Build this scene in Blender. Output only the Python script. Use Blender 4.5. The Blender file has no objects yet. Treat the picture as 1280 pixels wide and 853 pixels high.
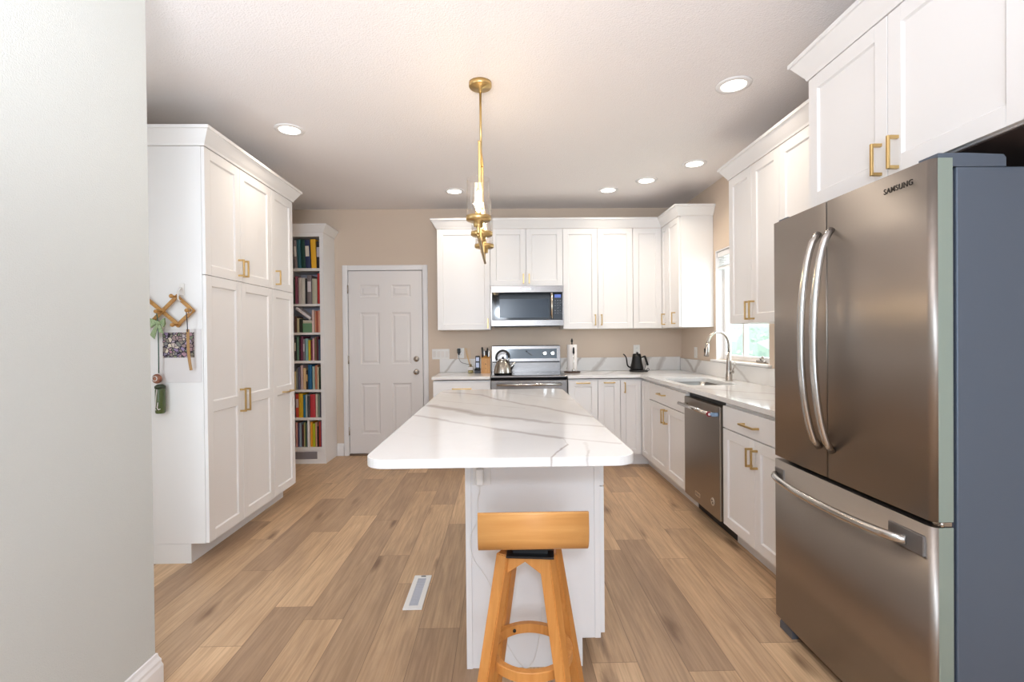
import bpy, bmesh, math, random
from mathutils import Matrix, Vector
random.seed(7)
PI = math.pi
scene = bpy.context.scene
COL = scene.collection

# ------------------------------------------------------------------ camera
cam_d = bpy.data.cameras.new('camera'); cam = bpy.data.objects.new('camera', cam_d); COL.objects.link(cam)
cam_d.sensor_fit = 'HORIZONTAL'; cam_d.sensor_width = 36.0; cam_d.lens = 610.7016 / 1280 * 36
cam_d.clip_start = 0.05; cam_d.clip_end = 200
CR = Vector((0.99978997, -0.01807152, -0.00966635)); CU = Vector((0.00980463, 0.00757896, 0.99992321)); CF = Vector((0.01799687, 0.99980797, -0.00775456))
cam.matrix_world = Matrix(((CR.x, CU.x, -CF.x, 0), (CR.y, CU.y, -CF.y, 0), (CR.z, CU.z, -CF.z, 1.2966), (0, 0, 0, 1)))
scene.camera = cam
# ------------------------------------------------------------------ exposure, world, daylight
scene.view_settings.view_transform = 'Standard'; scene.view_settings.look = 'None'
scene.view_settings.exposure = 0.28; scene.view_settings.gamma = 1.0; scene.view_settings.use_curve_mapping = False
world = bpy.data.worlds.new('world'); scene.world = world; world.use_nodes = True
wn = world.node_tree; bgn = wn.nodes['Background']; bgn.inputs[0].default_value = (0.82, 0.92, 1.0, 1); bgn.inputs[1].default_value = 3.4

def lamp(name, kind, loc, energy, color, size=0.2, sy=None, rot=(0, 0, 0), shape='DISK', spread=PI, parent=None):
    d = bpy.data.lights.new(name, kind); d.energy = energy; d.color = color
    if kind == 'AREA':
        d.shape = shape; d.size = size; d.spread = spread
        if sy: d.size_y = sy
    elif kind in ('POINT', 'SPOT'): d.shadow_soft_size = size
    o = bpy.data.objects.new(name, d); COL.objects.link(o); o.location = loc; o.rotation_euler = rot
    if parent: o.parent = parent
    return o
# assumed rear and side fills, daylight at the kitchen window, assumed camera-side lamp
lamp('assumed_rear_fill', 'AREA', (0.4, -2.9, 1.45), 66, (0.74, 0.86, 1.0), 2.4, 1.9, (PI / 2, 0, 0), 'RECTANGLE')  # lamp added for assumed light from behind; the rear wall has no window
lamp('assumed_side_fill', 'AREA', (-2.0, 1.3, 1.5), 3.5, (0.70, 0.82, 1.0), 1.5, 1.5, (PI / 2, 0, -PI * 0.12), 'RECTANGLE')  # unseen lamp added for cool light assumed from the left, no window there
lamp('daylight_kitchen_window', 'AREA', (2.3, 4.1, 1.6), 4, (0.9, 0.97, 1.0), 0.9, 1.0, (0, PI / 2, 0), 'RECTANGLE')
lamp('assumed_camera_lamp', 'AREA', (-0.05, -0.75, 1.85), 17, (0.74, 0.86, 1.0), 0.22, None, (PI * 0.44, 0, 0), 'DISK')  # unseen lamp, assumed from the shadows under worktop and stool
lamp('ceiling_bounce_fill', 'AREA', (-0.35, -0.3, 1.75), 36, (0.93, 0.95, 1.0), 0.9, None, (PI - 0.72, 0, 0), 'DISK', math.radians(120))  # unseen lamp aimed upward, added behind the camera to brighten the ceiling

# ------------------------------------------------------------------ materials
def lin(c):
    r = []
    for v in c[:3]:
        v = v / 255.0
        r.append(v / 12.92 if v <= 0.04045 else ((v + 0.055) / 1.055) ** 2.4)
    return (*r, 1)
MATS = {}
def mat(name, c, rough=0.5, metal=0.0, bump=None, emit=None, spec=None, coat=0, aniso=0, vary=None):
    if name in MATS: return MATS[name]
    m = bpy.data.materials.new(name); m.use_nodes = True; nt = m.node_tree; p = nt.nodes['Principled BSDF']
    p.inputs['Base Color'].default_value = lin(c); p.inputs['Roughness'].default_value = rough; p.inputs['Metallic'].default_value = metal
    if spec is not None: p.inputs['Specular IOR Level'].default_value = spec
    if coat: p.inputs['Coat Weight'].default_value = coat; p.inputs['Coat Roughness'].default_value = 0.05
    if aniso: p.inputs['Anisotropic'].default_value = aniso
    if emit: p.inputs['Emission Color'].default_value = lin(emit[0]); p.inputs['Emission Strength'].default_value = emit[1]
    tc = nt.nodes.new('ShaderNodeTexCoord')
    if vary:      # (scale, amount, second colour, stretch)
        n = nt.nodes.new('ShaderNodeTexNoise'); n.inputs['Scale'].default_value = vary[0]; n.inputs['Detail'].default_value = 4
        mp = nt.nodes.new('ShaderNodeMapping'); mp.inputs['Scale'].default_value = vary[3] if len(vary) > 3 else (1, 1, 1)
        nt.links.new(tc.outputs['Object'], mp.inputs[0]); nt.links.new(mp.outputs[0], n.inputs['Vector'])
        mx = nt.nodes.new('ShaderNodeMix'); mx.data_type = 'RGBA'; mx.inputs[6].default_value = lin(c); mx.inputs[7].default_value = lin(vary[2])
        rp = nt.nodes.new('ShaderNodeMapRange'); rp.inputs[1].default_value = 0.35; rp.inputs[2].default_value = 0.65; rp.inputs[4].default_value = vary[1]
        nt.links.new(n.outputs[0], rp.inputs[0]); nt.links.new(rp.outputs[0], mx.inputs[0]); nt.links.new(mx.outputs[2], p.inputs['Base Color'])
    if bump:      # (scale, strength, stretch)
        n = nt.nodes.new('ShaderNodeTexNoise'); n.inputs['Scale'].default_value = bump[0]; n.inputs['Detail'].default_value = 3
        mp = nt.nodes.new('ShaderNodeMapping'); mp.inputs['Scale'].default_value = bump[2] if len(bump) > 2 else (1, 1, 1)
        nt.links.new(tc.outputs['Object'], mp.inputs[0]); nt.links.new(mp.outputs[0], n.inputs['Vector'])
        b = nt.nodes.new('ShaderNodeBump'); b.inputs['Strength'].default_value = bump[1]; b.inputs['Distance'].default_value = 0.01
        nt.links.new(n.outputs[0], b.inputs['Height']); nt.links.new(b.outputs[0], p.inputs['Normal'])
    MATS[name] = m
    return m
def emission(name, c, s):
    m = bpy.data.materials.new(name); m.use_nodes = True; nt = m.node_tree; nt.nodes.clear()
    e = nt.nodes.new('ShaderNodeEmission'); e.inputs[0].default_value = lin(c); e.inputs[1].default_value = s
    o = nt.nodes.new('ShaderNodeOutputMaterial'); nt.links.new(e.outputs[0], o.inputs[0]); return m
def clear_glass(name, tint=(250, 252, 250), edge=0.55):
    m = bpy.data.materials.new(name); m.use_nodes = True; nt = m.node_tree; nt.nodes.clear()
    t = nt.nodes.new('ShaderNodeBsdfTransparent'); t.inputs[0].default_value = lin(tint)
    g = nt.nodes.new('ShaderNodeBsdfGlossy'); g.inputs['Roughness'].default_value = 0.03
    lw = nt.nodes.new('ShaderNodeLayerWeight'); lw.inputs[0].default_value = 0.25
    mr = nt.nodes.new('ShaderNodeMath'); mr.operation = 'MULTIPLY_ADD'; mr.inputs[1].default_value = edge; mr.inputs[2].default_value = 0.03
    mx = nt.nodes.new('ShaderNodeMixShader'); o = nt.nodes.new('ShaderNodeOutputMaterial')
    nt.links.new(lw.outputs['Facing'], mr.inputs[0]); nt.links.new(mr.outputs[0], mx.inputs[0])
    nt.links.new(t.outputs[0], mx.inputs[1]); nt.links.new(g.outputs[0], mx.inputs[2]); nt.links.new(mx.outputs[0], o.inputs[0]); return m

WHITE = mat('white_cabinet_paint', (236, 234, 233), 0.38)
DARKGAP = mat('dark_gap', (40, 38, 38), 0.7)
TRIMW = mat('white_trim_paint', (238, 236, 236), 0.4)
DOORW = mat('door_paint', (232, 228, 226), 0.45)
WALL = mat('beige_wall_paint', (216, 198, 180), 0.85, bump=(260, 0.12))
WALLG = mat('pale_wall_paint', (206, 209, 206), 0.85, bump=(220, 0.2))
CEIL = mat('ceiling_paint', (243, 238, 237), 0.9, bump=(130, 0.45))
BRASS = mat('brushed_brass', (210, 180, 124), 0.34, 1.0)
STEEL = mat('brushed_stainless', (140, 135, 132), 0.27, 1.0, bump=(60, 0.03, (1, 1, 40)))
FRST = mat('fridge_stainless', (162, 154, 147), 0.40, 1.0, bump=(30, 0.02, (12, 12, 0.6)))
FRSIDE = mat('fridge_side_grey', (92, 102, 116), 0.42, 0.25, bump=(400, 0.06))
FREDGE = mat('fridge_edge_silver', (158, 174, 166), 0.35, 0.5)
DWST = mat('dishwasher_stainless', (150, 140, 130), 0.33, 1.0, bump=(30, 0.03, (12, 12, 0.6)))
NICK = mat('brushed_nickel', (185, 178, 170), 0.25, 1.0)
CHROME = mat('bright_metal', (215, 214, 212), 0.15, 1.0)
BLACKG = mat('black_glass', (10, 12, 18), 0.06, 0, spec=0.25)
OVWIN = mat('microwave_window', (34, 46, 62), 0.2, 0, spec=0.3)
BLACKP = mat('black_plastic', (22, 22, 23), 0.4)
BLACKM = mat('matte_black_metal', (15, 14, 14), 0.45, 0.3)
GASKET = mat('dark_gasket', (52, 56, 66), 0.6)
PLASTW = mat('white_plastic', (235, 232, 228), 0.35)
PAPER = mat('paper_white', (226, 222, 222), 0.8)
PAGES = mat('book_pages', (222, 212, 190), 0.85)

def wood(name, c1, c2, scale=(18, 18, 1.2), rough=0.42):
    m = bpy.data.materials.new(name); m.use_nodes = True; nt = m.node_tree; p = nt.nodes['Principled BSDF']
    tc = nt.nodes.new('ShaderNodeTexCoord'); mp = nt.nodes.new('ShaderNodeMapping'); mp.inputs['Scale'].default_value = scale
    n = nt.nodes.new('ShaderNodeTexNoise'); n.inputs['Scale'].default_value = 2.2; n.inputs['Detail'].default_value = 6; n.inputs['Distortion'].default_value = 0.6
    r = nt.nodes.new('ShaderNodeValToRGB'); r.color_ramp.elements[0].position = 0.32; r.color_ramp.elements[1].position = 0.7
    r.color_ramp.elements[0].color = lin(c2); r.color_ramp.elements[1].color = lin(c1)
    nt.links.new(tc.outputs['Object'], mp.inputs[0]); nt.links.new(mp.outputs[0], n.inputs['Vector']); nt.links.new(n.outputs[0], r.inputs[0])
    nt.links.new(r.outputs[0], p.inputs['Base Color']); p.inputs['Roughness'].default_value = rough
    return m
STOOLW = wood('honey_maple_ply', (222, 164, 98), (206, 144, 78), (1.4, 14, 14))
STOOLL = wood('honey_oak_leg', (218, 152, 82), (202, 134, 66), (22, 22, 1.6))
RACKW = wood('peg_rack_wood', (200, 152, 84), (168, 118, 60), (30, 30, 30))
BLOCKW = wood('knife_block_wood', (214, 158, 84), (190, 128, 60), (30, 30, 4))

def floor_material():
    m = bpy.data.materials.new('oak_plank_floor'); m.use_nodes = True; nt = m.node_tree; N = nt.nodes; Lk = nt.links; p = N['Principled BSDF']
    def math_(op, a, b=None, c=None):
        n = N.new('ShaderNodeMath'); n.operation = op
        for i, v in enumerate((a, b, c)):
            if v is None: continue
            if isinstance(v, (int, float)): n.inputs[i].default_value = v
            else: Lk.new(v, n.inputs[i])
        return n.outputs[0]
    tc = N.new('ShaderNodeTexCoord'); sp = N.new('ShaderNodeSeparateXYZ'); Lk.new(tc.outputs['Object'], sp.inputs[0])
    W = 0.182; LEN = 1.22
    xs = math_('DIVIDE', math_('ADD', sp.outputs[0], 10.035), W); col = math_('FLOOR', xs)
    wn1 = N.new('ShaderNodeTexWhiteNoise'); wn1.noise_dimensions = '1D'; Lk.new(col, wn1.inputs['W'])
    ys = math_('ADD', math_('DIVIDE', math_('ADD', sp.outputs[1], 10.0), LEN), math_('MULTIPLY', wn1.outputs['Value'], 7.3)); row = math_('FLOOR', ys)
    cb = N.new('ShaderNodeCombineXYZ'); Lk.new(col, cb.inputs[0]); Lk.new(row, cb.inputs[1])
    wn2 = N.new('ShaderNodeTexWhiteNoise'); wn2.noise_dimensions = '2D'; Lk.new(cb.outputs[0], wn2.inputs['Vector'])
    # grain coordinates: shifted per plank
    cb2 = N.new('ShaderNodeCombineXYZ'); Lk.new(math_('MULTIPLY', sp.outputs[0], 9.0), cb2.inputs[0]); Lk.new(math_('MULTIPLY', sp.outputs[1], 1.0), cb2.inputs[1]); Lk.new(math_('MULTIPLY', wn2.outputs['Value'], 40.0), cb2.inputs[2])
    g1 = N.new('ShaderNodeTexNoise'); g1.inputs['Scale'].default_value = 2.2; g1.inputs['Detail'].default_value = 7; g1.inputs['Roughness'].default_value = 0.62; g1.inputs['Distortion'].default_value = 0.7; Lk.new(cb2.outputs[0], g1.inputs['Vector'])
    cb3 = N.new('ShaderNodeCombineXYZ'); Lk.new(math_('MULTIPLY', sp.outputs[0], 70.0), cb3.inputs[0]); Lk.new(math_('MULTIPLY', sp.outputs[1], 2.5), cb3.inputs[1]); Lk.new(math_('MULTIPLY', wn2.outputs['Value'], 40.0), cb3.inputs[2])
    g2 = N.new('ShaderNodeTexNoise'); g2.inputs['Scale'].default_value = 1.5; g2.inputs['Detail'].default_value = 4; Lk.new(cb3.outputs[0], g2.inputs['Vector'])
    # knots
    cb4 = N.new('ShaderNodeCombineXYZ'); Lk.new(math_('MULTIPLY', sp.outputs[0], 5.5), cb4.inputs[0]); Lk.new(math_('MULTIPLY', sp.outputs[1], 1.7), cb4.inputs[1]); Lk.new(math_('MULTIPLY', wn2.outputs['Value'], 13.0), cb4.inputs[2])
    vo = N.new('ShaderNodeTexVoronoi'); vo.inputs['Scale'].default_value = 1.0; vo.inputs['Randomness'].default_value = 1.0; Lk.new(cb4.outputs[0], vo.inputs['Vector'])
    kd = math_('ADD', vo.outputs['Distance'], math_('MULTIPLY', math_('SUBTRACT', g1.outputs[0], 0.5), 0.35))
    kr = N.new('ShaderNodeMapRange'); kr.inputs[1].default_value = 0.03; kr.inputs[2].default_value = 0.20; kr.inputs[3].default_value = 0.8; kr.inputs[4].default_value = 0.0; Lk.new(kd, kr.inputs[0])
    # tone per plank
    ra = N.new('ShaderNodeValToRGB'); el = ra.color_ramp.elements; el[0].color = lin((156, 127, 102)); el[0].position = 0.0; el[1].color = lin((222, 190, 152)); el[1].position = 1.0
    e = el.new(0.35); e.color = lin((176, 146, 116)); e = el.new(0.7); e.color = lin((202, 168, 132))
    tone = math_('ADD', math_('MULTIPLY', wn2.outputs['Value'], 0.72), math_('MULTIPLY', math_('SUBTRACT', g1.outputs[0], 0.38), 1.0)); Lk.new(tone, ra.inputs[0])
    mxg = N.new('ShaderNodeMix'); mxg.data_type = 'RGBA'; mxg.blend_type = 'MULTIPLY'; Lk.new(ra.outputs[0], mxg.inputs[6]); mxg.inputs[0].default_value = 1
    gr = N.new('ShaderNodeValToRGB'); gr.color_ramp.elements[0].color = (0.79, 0.75, 0.71, 1); gr.color_ramp.elements[0].position = 0.3; gr.color_ramp.elements[1].color = (1.04, 1.04, 1.04, 1); gr.color_ramp.elements[1].position = 0.62; Lk.new(g2.outputs[0], gr.inputs[0]); Lk.new(gr.outputs[0], mxg.inputs[7])
    mxk = N.new('ShaderNodeMix'); mxk.data_type = 'RGBA'; Lk.new(kr.outputs[0], mxk.inputs[0]); Lk.new(mxg.outputs[2], mxk.inputs[6]); mxk.inputs[7].default_value = lin((104, 74, 52))
    # joints
    fx = math_('FRACT', xs); fy = math_('FRACT', ys)
    ex = math_('MINIMUM', fx, math_('SUBTRACT', 1.0, fx)); ey = math_('MINIMUM', fy, math_('SUBTRACT', 1.0, fy))
    jx = math_('LESS_THAN', ex, 0.0085); jy = math_('LESS_THAN', ey, 0.0013); jj = math_('MAXIMUM', jx, jy)
    mxj = N.new('ShaderNodeMix'); mxj.data_type = 'RGBA'; Lk.new(math_('MULTIPLY', jj, 0.55), mxj.inputs[0]); Lk.new(mxk.outputs[2], mxj.inputs[6]); mxj.inputs[7].default_value = lin((88, 62, 44))
    Lk.new(mxj.outputs[2], p.inputs['Base Color'])
    rr = N.new('ShaderNodeMapRange'); rr.inputs[3].default_value = 0.34; rr.inputs[4].default_value = 0.5; Lk.new(g2.outputs[0], rr.inputs[0]); Lk.new(rr.outputs[0], p.inputs['Roughness'])
    b = N.new('ShaderNodeBump'); b.inputs['Strength'].default_value = 0.12; b.inputs['Distance'].default_value = 0.004
    Lk.new(math_('SUBTRACT', g2.outputs[0], jj), b.inputs['Height']); Lk.new(b.outputs[0], p.inputs['Normal'])
    return m
FLOOR = floor_material()

def quartz(name, veins, plane='XY', base=(236, 234, 232), rough=0.07, mist=0.25):
    """white quartz with grey veins; each vein = (ax, ay, bx, by, width, strength) in object coordinates"""
    m = bpy.data.materials.new(name); m.use_nodes = True; nt = m.node_tree; N = nt.nodes; Lk = nt.links; p = N['Principled BSDF']
    def math_(op, a, b=None, clamp=False):
        n = N.new('ShaderNodeMath'); n.operation = op; n.use_clamp = clamp
        for i, v in enumerate((a, b)):
            if v is None: continue
            if isinstance(v, (int, float)): n.inputs[i].default_value = v
            else: Lk.new(v, n.inputs[i])
        return n.outputs[0]
    tc = N.new('ShaderNodeTexCoord')
    nz = N.new('ShaderNodeTexNoise'); nz.inputs['Scale'].default_value = 2.6; nz.inputs['Detail'].default_value = 5; Lk.new(tc.outputs['Object'], nz.inputs['Vector'])
    nz2 = N.new('ShaderNodeTexNoise'); nz2.inputs['Scale'].default_value = 14; nz2.inputs['Detail'].default_value = 4; Lk.new(tc.outputs['Object'], nz2.inputs['Vector'])
    warp = N.new('ShaderNodeVectorMath'); warp.operation = 'MULTIPLY_ADD'; Lk.new(nz.outputs['Color'], warp.inputs[0]); warp.inputs[1].default_value = (0.10, 0.10, 0.10); Lk.new(tc.outputs['Object'], warp.inputs[2])
    sub = N.new('ShaderNodeVectorMath'); sub.operation = 'SUBTRACT'; Lk.new(warp.outputs[0], sub.inputs[0]); sub.inputs[1].default_value = (0.05, 0.05, 0.05)
    sp = N.new('ShaderNodeSeparateXYZ'); Lk.new(sub.outputs[0], sp.inputs[0])
    U = sp.outputs['XYZ'.index(plane[0])]; V = sp.outputs['XYZ'.index(plane[1])]
    total = None
    for (ax, ay, bx, by, w, s) in veins:
        L = math.hypot(bx - ax, by - ay); dx, dy = (bx - ax) / L, (by - ay) / L
        ux = math_('SUBTRACT', U, ax); vy = math_('SUBTRACT', V, ay)
        t = math_('ADD', math_('MULTIPLY', ux, dx), math_('MULTIPLY', vy, dy))
        d = math_('ABSOLUTE', math_('SUBTRACT', math_('MULTIPLY', ux, -dy), math_('MULTIPLY', vy, -dx)))
        over = math_('MAXIMUM', math_('MAXIMUM', math_('MULTIPLY', t, -1.0), math_('SUBTRACT', t, L)), 0.0)
        dd = math_('ADD', d, over)
        wv = math_('MULTIPLY', nz2.outputs[0], w * 3.0)
        q = math_('SUBTRACT', 1.0, math_('DIVIDE', dd, wv), True)
        q = math_('MULTIPLY', math_('POWER', q, 0.6), s)
        total = q if total is None else math_('MAXIMUM', total, q)
    fine = math_('SUBTRACT', 1.0, math_('MULTIPLY', math_('ABSOLUTE', math_('SUBTRACT', nz.outputs[0], 0.5)), 26.0), True)
    fine = math_('MULTIPLY', fine, mist)
    total = fine if total is None else math_('MAXIMUM', total, fine)
    mx = N.new('ShaderNodeMix'); mx.data_type = 'RGBA'; Lk.new(total, mx.inputs[0]); mx.inputs[6].default_value = lin(base); mx.inputs[7].default_value = lin((178, 168, 162))
    Lk.new(mx.outputs[2], p.inputs['Base Color']); p.inputs['Roughness'].default_value = rough
    return m

# ------------------------------------------------------------------ mesh helpers
def T(x, y, z): return Matrix.Translation((x, y, z))
def bx(bm, x0, x1, y0, y1, z0, z1, bev=0.0, mi=0, M=None, seg=1):
    vs = [bm.verts.new(v) for v in ((x0, y0, z0), (x1, y0, z0), (x1, y1, z0), (x0, y1, z0), (x0, y0, z1), (x1, y0, z1), (x1, y1, z1), (x0, y1, z1))]
    fs = [bm.faces.new([vs[i] for i in f]) for f in ((3, 2, 1, 0), (4, 5, 6, 7), (0, 1, 5, 4), (1, 2, 6, 5), (2, 3, 7, 6), (3, 0, 4, 7))]
    for f in fs: f.material_index = mi
    allv = list(vs)
    if bev > 0:
        es = list({e for f in fs for e in f.edges})
        r = bmesh.ops.bevel(bm, geom=es, offset=bev, segments=seg, affect='EDGES', profile=0.5)
        for f in r['faces']: f.material_index = mi
        allv = list({v for f in r['faces'] for v in f.verts} | {v for v in vs if v.is_valid})
        allv = list({v for v in allv for ff in v.link_faces for v in ff.verts})
    if M is not None: bmesh.ops.transform(bm, matrix=M, verts=allv)
    return allv
def basis(d):
    d = Vector(d).normalized(); a = Vector((0, 0, 1)) if abs(d.z) < 0.9 else Vector((1, 0, 0))
    u = d.cross(a).normalized(); return u, d.cross(u).normalized()
def tube(bm, pts, r, seg=12, mi=0, caps=True, flat=1.0, fdir=None):
    pts = [Vector(p) for p in pts]; n = len(pts); rs = r if isinstance(r, (list, tuple)) else [r] * n
    rings = []; u = None
    for i, p in enumerate(pts):
        d = (pts[min(i + 1, n - 1)] - pts[max(i - 1, 0)]).normalized()
        if fdir is not None:
            u = Vector(fdir); u = (u - d * u.dot(d)).normalized()
        elif u is None: u, _ = basis(d)
        else:
            u = (u - d * u.dot(d)).normalized()
        v = d.cross(u).normalized()
        rings.append([bm.verts.new(p + u * math.cos(2 * PI * k / seg) * rs[i] * flat + v * math.sin(2 * PI * k / seg) * rs[i]) for k in range(seg)])
    for a, b in zip(rings, rings[1:]):
        for k in range(seg):
            f = bm.faces.new((a[k], a[(k + 1) % seg], b[(k + 1) % seg], b[k])); f.material_index = mi; f.smooth = True
    if caps:
        f = bm.faces.new(list(reversed(rings[0]))); f.material_index = mi
        f = bm.faces.new(rings[-1]); f.material_index = mi
def lathe(bm, prof, c=(0, 0, 0), seg=32, mi=0, axis='Z', smooth=True, closed=False):
    c = Vector(c); rings = []
    for r, z in prof:
        if r < 1e-6:
            q = (0, 0, z)
            q = {'Z': (0, 0, z), 'Y': (0, z, 0), 'X': (z, 0, 0)}[axis]
            rings.append([bm.verts.new(c + Vector(q))])
        else:
            ring = []
            for k in range(seg):
                a = 2 * PI * k / seg; ca, sa = r * math.cos(a), r * math.sin(a)
                q = {'Z': (ca, sa, z), 'Y': (sa, z, ca), 'X': (z, ca, sa)}[axis]
                ring.append(bm.verts.new(c + Vector(q)))
            rings.append(ring)
    pairs = list(zip(rings, rings[1:]))
    if closed: pairs.append((rings[-1], rings[0]))
    for a, b in pairs:
        for k in range(seg):
            k2 = (k + 1) % seg
            if len(a) == 1 and len(b) == 1: continue
            if len(a) == 1: f = bm.faces.new((a[0], b[k2], b[k]))
            elif len(b) == 1: f = bm.faces.new((a[k], a[k2], b[0]))
            else: f = bm.faces.new((a[k], a[k2], b[k2], b[k]))
            f.material_index = mi; f.smooth = smooth
def prism(bm, poly, a0, a1, axis='X', mi=0, smooth=False, M=None):
    """poly: 2D points; extruded along axis (X: poly=(y,z); Y: poly=(x,z); Z: poly=(x,y))"""
    def P(p, t): return {'X': (t, p[0], p[1]), 'Y': (p[0], t, p[1]), 'Z': (p[0], p[1], t)}[axis]
    A = [bm.verts.new(P(p, a0)) for p in poly]; B = [bm.verts.new(P(p, a1)) for p in poly]; n = len(poly)
    for k in range(n):
        f = bm.faces.new((A[k], A[(k + 1) % n], B[(k + 1) % n], B[k])); f.material_index = mi; f.smooth = smooth
    f = bm.faces.new(list(reversed(A))); f.material_index = mi; f = bm.faces.new(B); f.material_index = mi
    if M is not None: bmesh.ops.transform(bm, matrix=M, verts=A + B)
def sweep(bm, path, prof, mi=0):
    """crown/base profile [(out, z)] swept along a 2D path with mitred corners, outward = right of travel"""
    n = len(path); P = [Vector(p) for p in path]; dirs = [(P[i + 1] - P[i]).normalized() for i in range(n - 1)]
    rings = []
    for i in range(n):
        if i == 0: nrm = Vector((dirs[0].y, -dirs[0].x)); k = 1
        elif i == n - 1: nrm = Vector((dirs[-1].y, -dirs[-1].x)); k = 1
        else:
            a = Vector((dirs[i - 1].y, -dirs[i - 1].x)); b = Vector((dirs[i].y, -dirs[i].x)); nrm = (a + b).normalized(); k = 1 / max(0.2, nrm.dot(a))
        rings.append([bm.verts.new((P[i].x + nrm.x * o * k, P[i].y + nrm.y * o * k, z)) for o, z in prof])
    m = len(prof)
    for a, b in zip(rings, rings[1:]):
        for j in range(m):
            f = bm.faces.new((a[j], a[(j + 1) % m], b[(j + 1) % m], b[j])); f.material_index = mi
    f = bm.faces.new(rings[0]); f.material_index = mi; f = bm.faces.new(list(reversed(rings[-1]))); f.material_index = mi
def slab(bm, outer, hole, z0, z1, mi=0):
    def fill(z, flip):
        lo = [bm.verts.new((x, y, z)) for x, y in outer]; es = [bm.edges.new((lo[i], lo[(i + 1) % len(lo)])) for i in range(len(lo))]
        hi = []
        if hole:
            hi = [bm.verts.new((x, y, z)) for x, y in hole]; es += [bm.edges.new((hi[i], hi[(i + 1) % len(hi)])) for i in range(len(hi))]
        r = bmesh.ops.triangle_fill(bm, use_beauty=True, use_dissolve=False, edges=es)
        for g in r['geom']:
            if isinstance(g, bmesh.types.BMFace): g.material_index = mi
        return lo, hi
    a, ah = fill(z0, True); b, bh = fill(z1, False)
    for A, B in ((a, b), (ah, bh)):
        for k in range(len(A)):
            f = bm.faces.new((A[k], A[(k + 1) % len(A)], B[(k + 1) % len(B)], B[k])); f.material_index = mi
    bmesh.ops.recalc_face_normals(bm, faces=bm.faces[:])
def rrect(x0, x1, y0, y1, r, n=6, corners=(1, 1, 1, 1)):
    pts = []
    for (cx, cy, a0, on) in ((x1 - r, y0 + r, -PI / 2, corners[0]), (x1 - r, y1 - r, 0, corners[1]), (x0 + r, y1 - r, PI / 2, corners[2]), (x0 + r, y0 + r, PI, corners[3])):
        if on:
            for k in range(n + 1): a = a0 + PI / 2 * k / n; pts.append((cx + r * math.cos(a), cy + r * math.sin(a)))
        else:
            a = a0 + PI / 4; pts.append((cx + r * (1 if math.cos(a) > 0 else -1), cy + r * (1 if math.sin(a) > 0 else -1)))
    return pts
def root_loc(o):
    while o.parent: o = o.parent
    return Vector(o.location)
def obj(name, bm, mats, parent=None, label=None, recalc=True, smooth_by_angle=False):
    """link the bmesh (in room coordinates) as one mesh object"""
    if recalc: bmesh.ops.recalc_face_normals(bm, faces=bm.faces[:])
    me = bpy.data.meshes.new(name)
    if not isinstance(mats, (list, tuple)): mats = [mats]
    for m in mats: me.materials.append(m)
    if parent is not None: off = root_loc(parent)
    else: off = Vector((0, 0, 0))
    if off.length: bmesh.ops.translate(bm, vec=-off, verts=bm.verts[:])
    bm.to_mesh(me); bm.free()
    o = bpy.data.objects.new(name, me); COL.objects.link(o)
    if parent is not None: o.parent = parent
    if label: o['label'] = label
    return o
def thing(name, label, cat, loc, group=None):
    o = bpy.data.objects.new(name, None); COL.objects.link(o); o.location = loc; o.empty_display_size = 0.1
    o['label'] = label; o['category'] = cat
    if group: o['group'] = group
    return o
def single(name, bm, mats, label, cat, group=None, origin=None, kind=None):
    """a thing that is one mesh; its origin is put at its base"""
    bm.verts.ensure_lookup_table()
    if origin is None:
        xs = [v.co.x for v in bm.verts]; ys = [v.co.y for v in bm.verts]; zs = [v.co.z for v in bm.verts]
        origin = Vector(((min(xs) + max(xs)) / 2, (min(ys) + max(ys)) / 2, min(zs)))
    origin = Vector(origin)
    bmesh.ops.translate(bm, vec=-origin, verts=bm.verts[:])
    o = obj(name, bm, mats); o.location = origin; o['label'] = label; o['category'] = cat
    if group: o['group'] = group
    if kind: o['kind'] = kind
    return o
def struct(name, bm, mats, parent=None):
    o = obj(name, bm, mats, parent)
    if parent is None: o['kind'] = 'structure'
    return o
def B(): return bmesh.new()
def frame(face, x, y, z):
    """local x = along the front, local y = into the unit, local z = up; front at local y=0"""
    if face == 'S': return Matrix(((1, 0, 0, x), (0, 1, 0, y), (0, 0, 1, z), (0, 0, 0, 1)))
    if face == 'E': return Matrix(((0, -1, 0, x), (1, 0, 0, y), (0, 0, 1, z), (0, 0, 0, 1)))      # front looks to +X
    return Matrix(((0, 1, 0, x), (-1, 0, 0, y), (0, 0, 1, z), (0, 0, 0, 1)))                     # 'W' front looks to -X

# ------------------------------------------------------------------ room dimensions
XR = 1.998; YB = 5.446; ZC = 2.728; XL = -2.36; YR = -3.2; XN = -1.300; YN = 1.828
CT = 0.914

# ------------------------------------------------------------------ structure
bm = B(); bx(bm, XL - 0.1, XR + 0.15, YR - 0.1, YB + 0.12, -0.1, 0); struct('floor', bm, FLOOR)
bm = B(); bx(bm, XL - 0.1, XR + 0.15, YR - 0.1, YB + 0.12, ZC, ZC + 0.1); struct('ceiling', bm, CEIL)
# back wall with door opening
DX0, DX1, DH = -1.712, -0.892, 2.048
bm = B()
bx(bm, XL - 0.1, DX0 - 0.02, YB, YB + 0.12, 0, ZC); bx(bm, DX1 + 0.02, XR + 0.15, YB, YB + 0.12, 0, ZC); bx(bm, DX0 - 0.02, DX1 + 0.02, YB, YB + 0.12, DH + 0.02, ZC)
struct('wall_back', bm, WALL)
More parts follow.
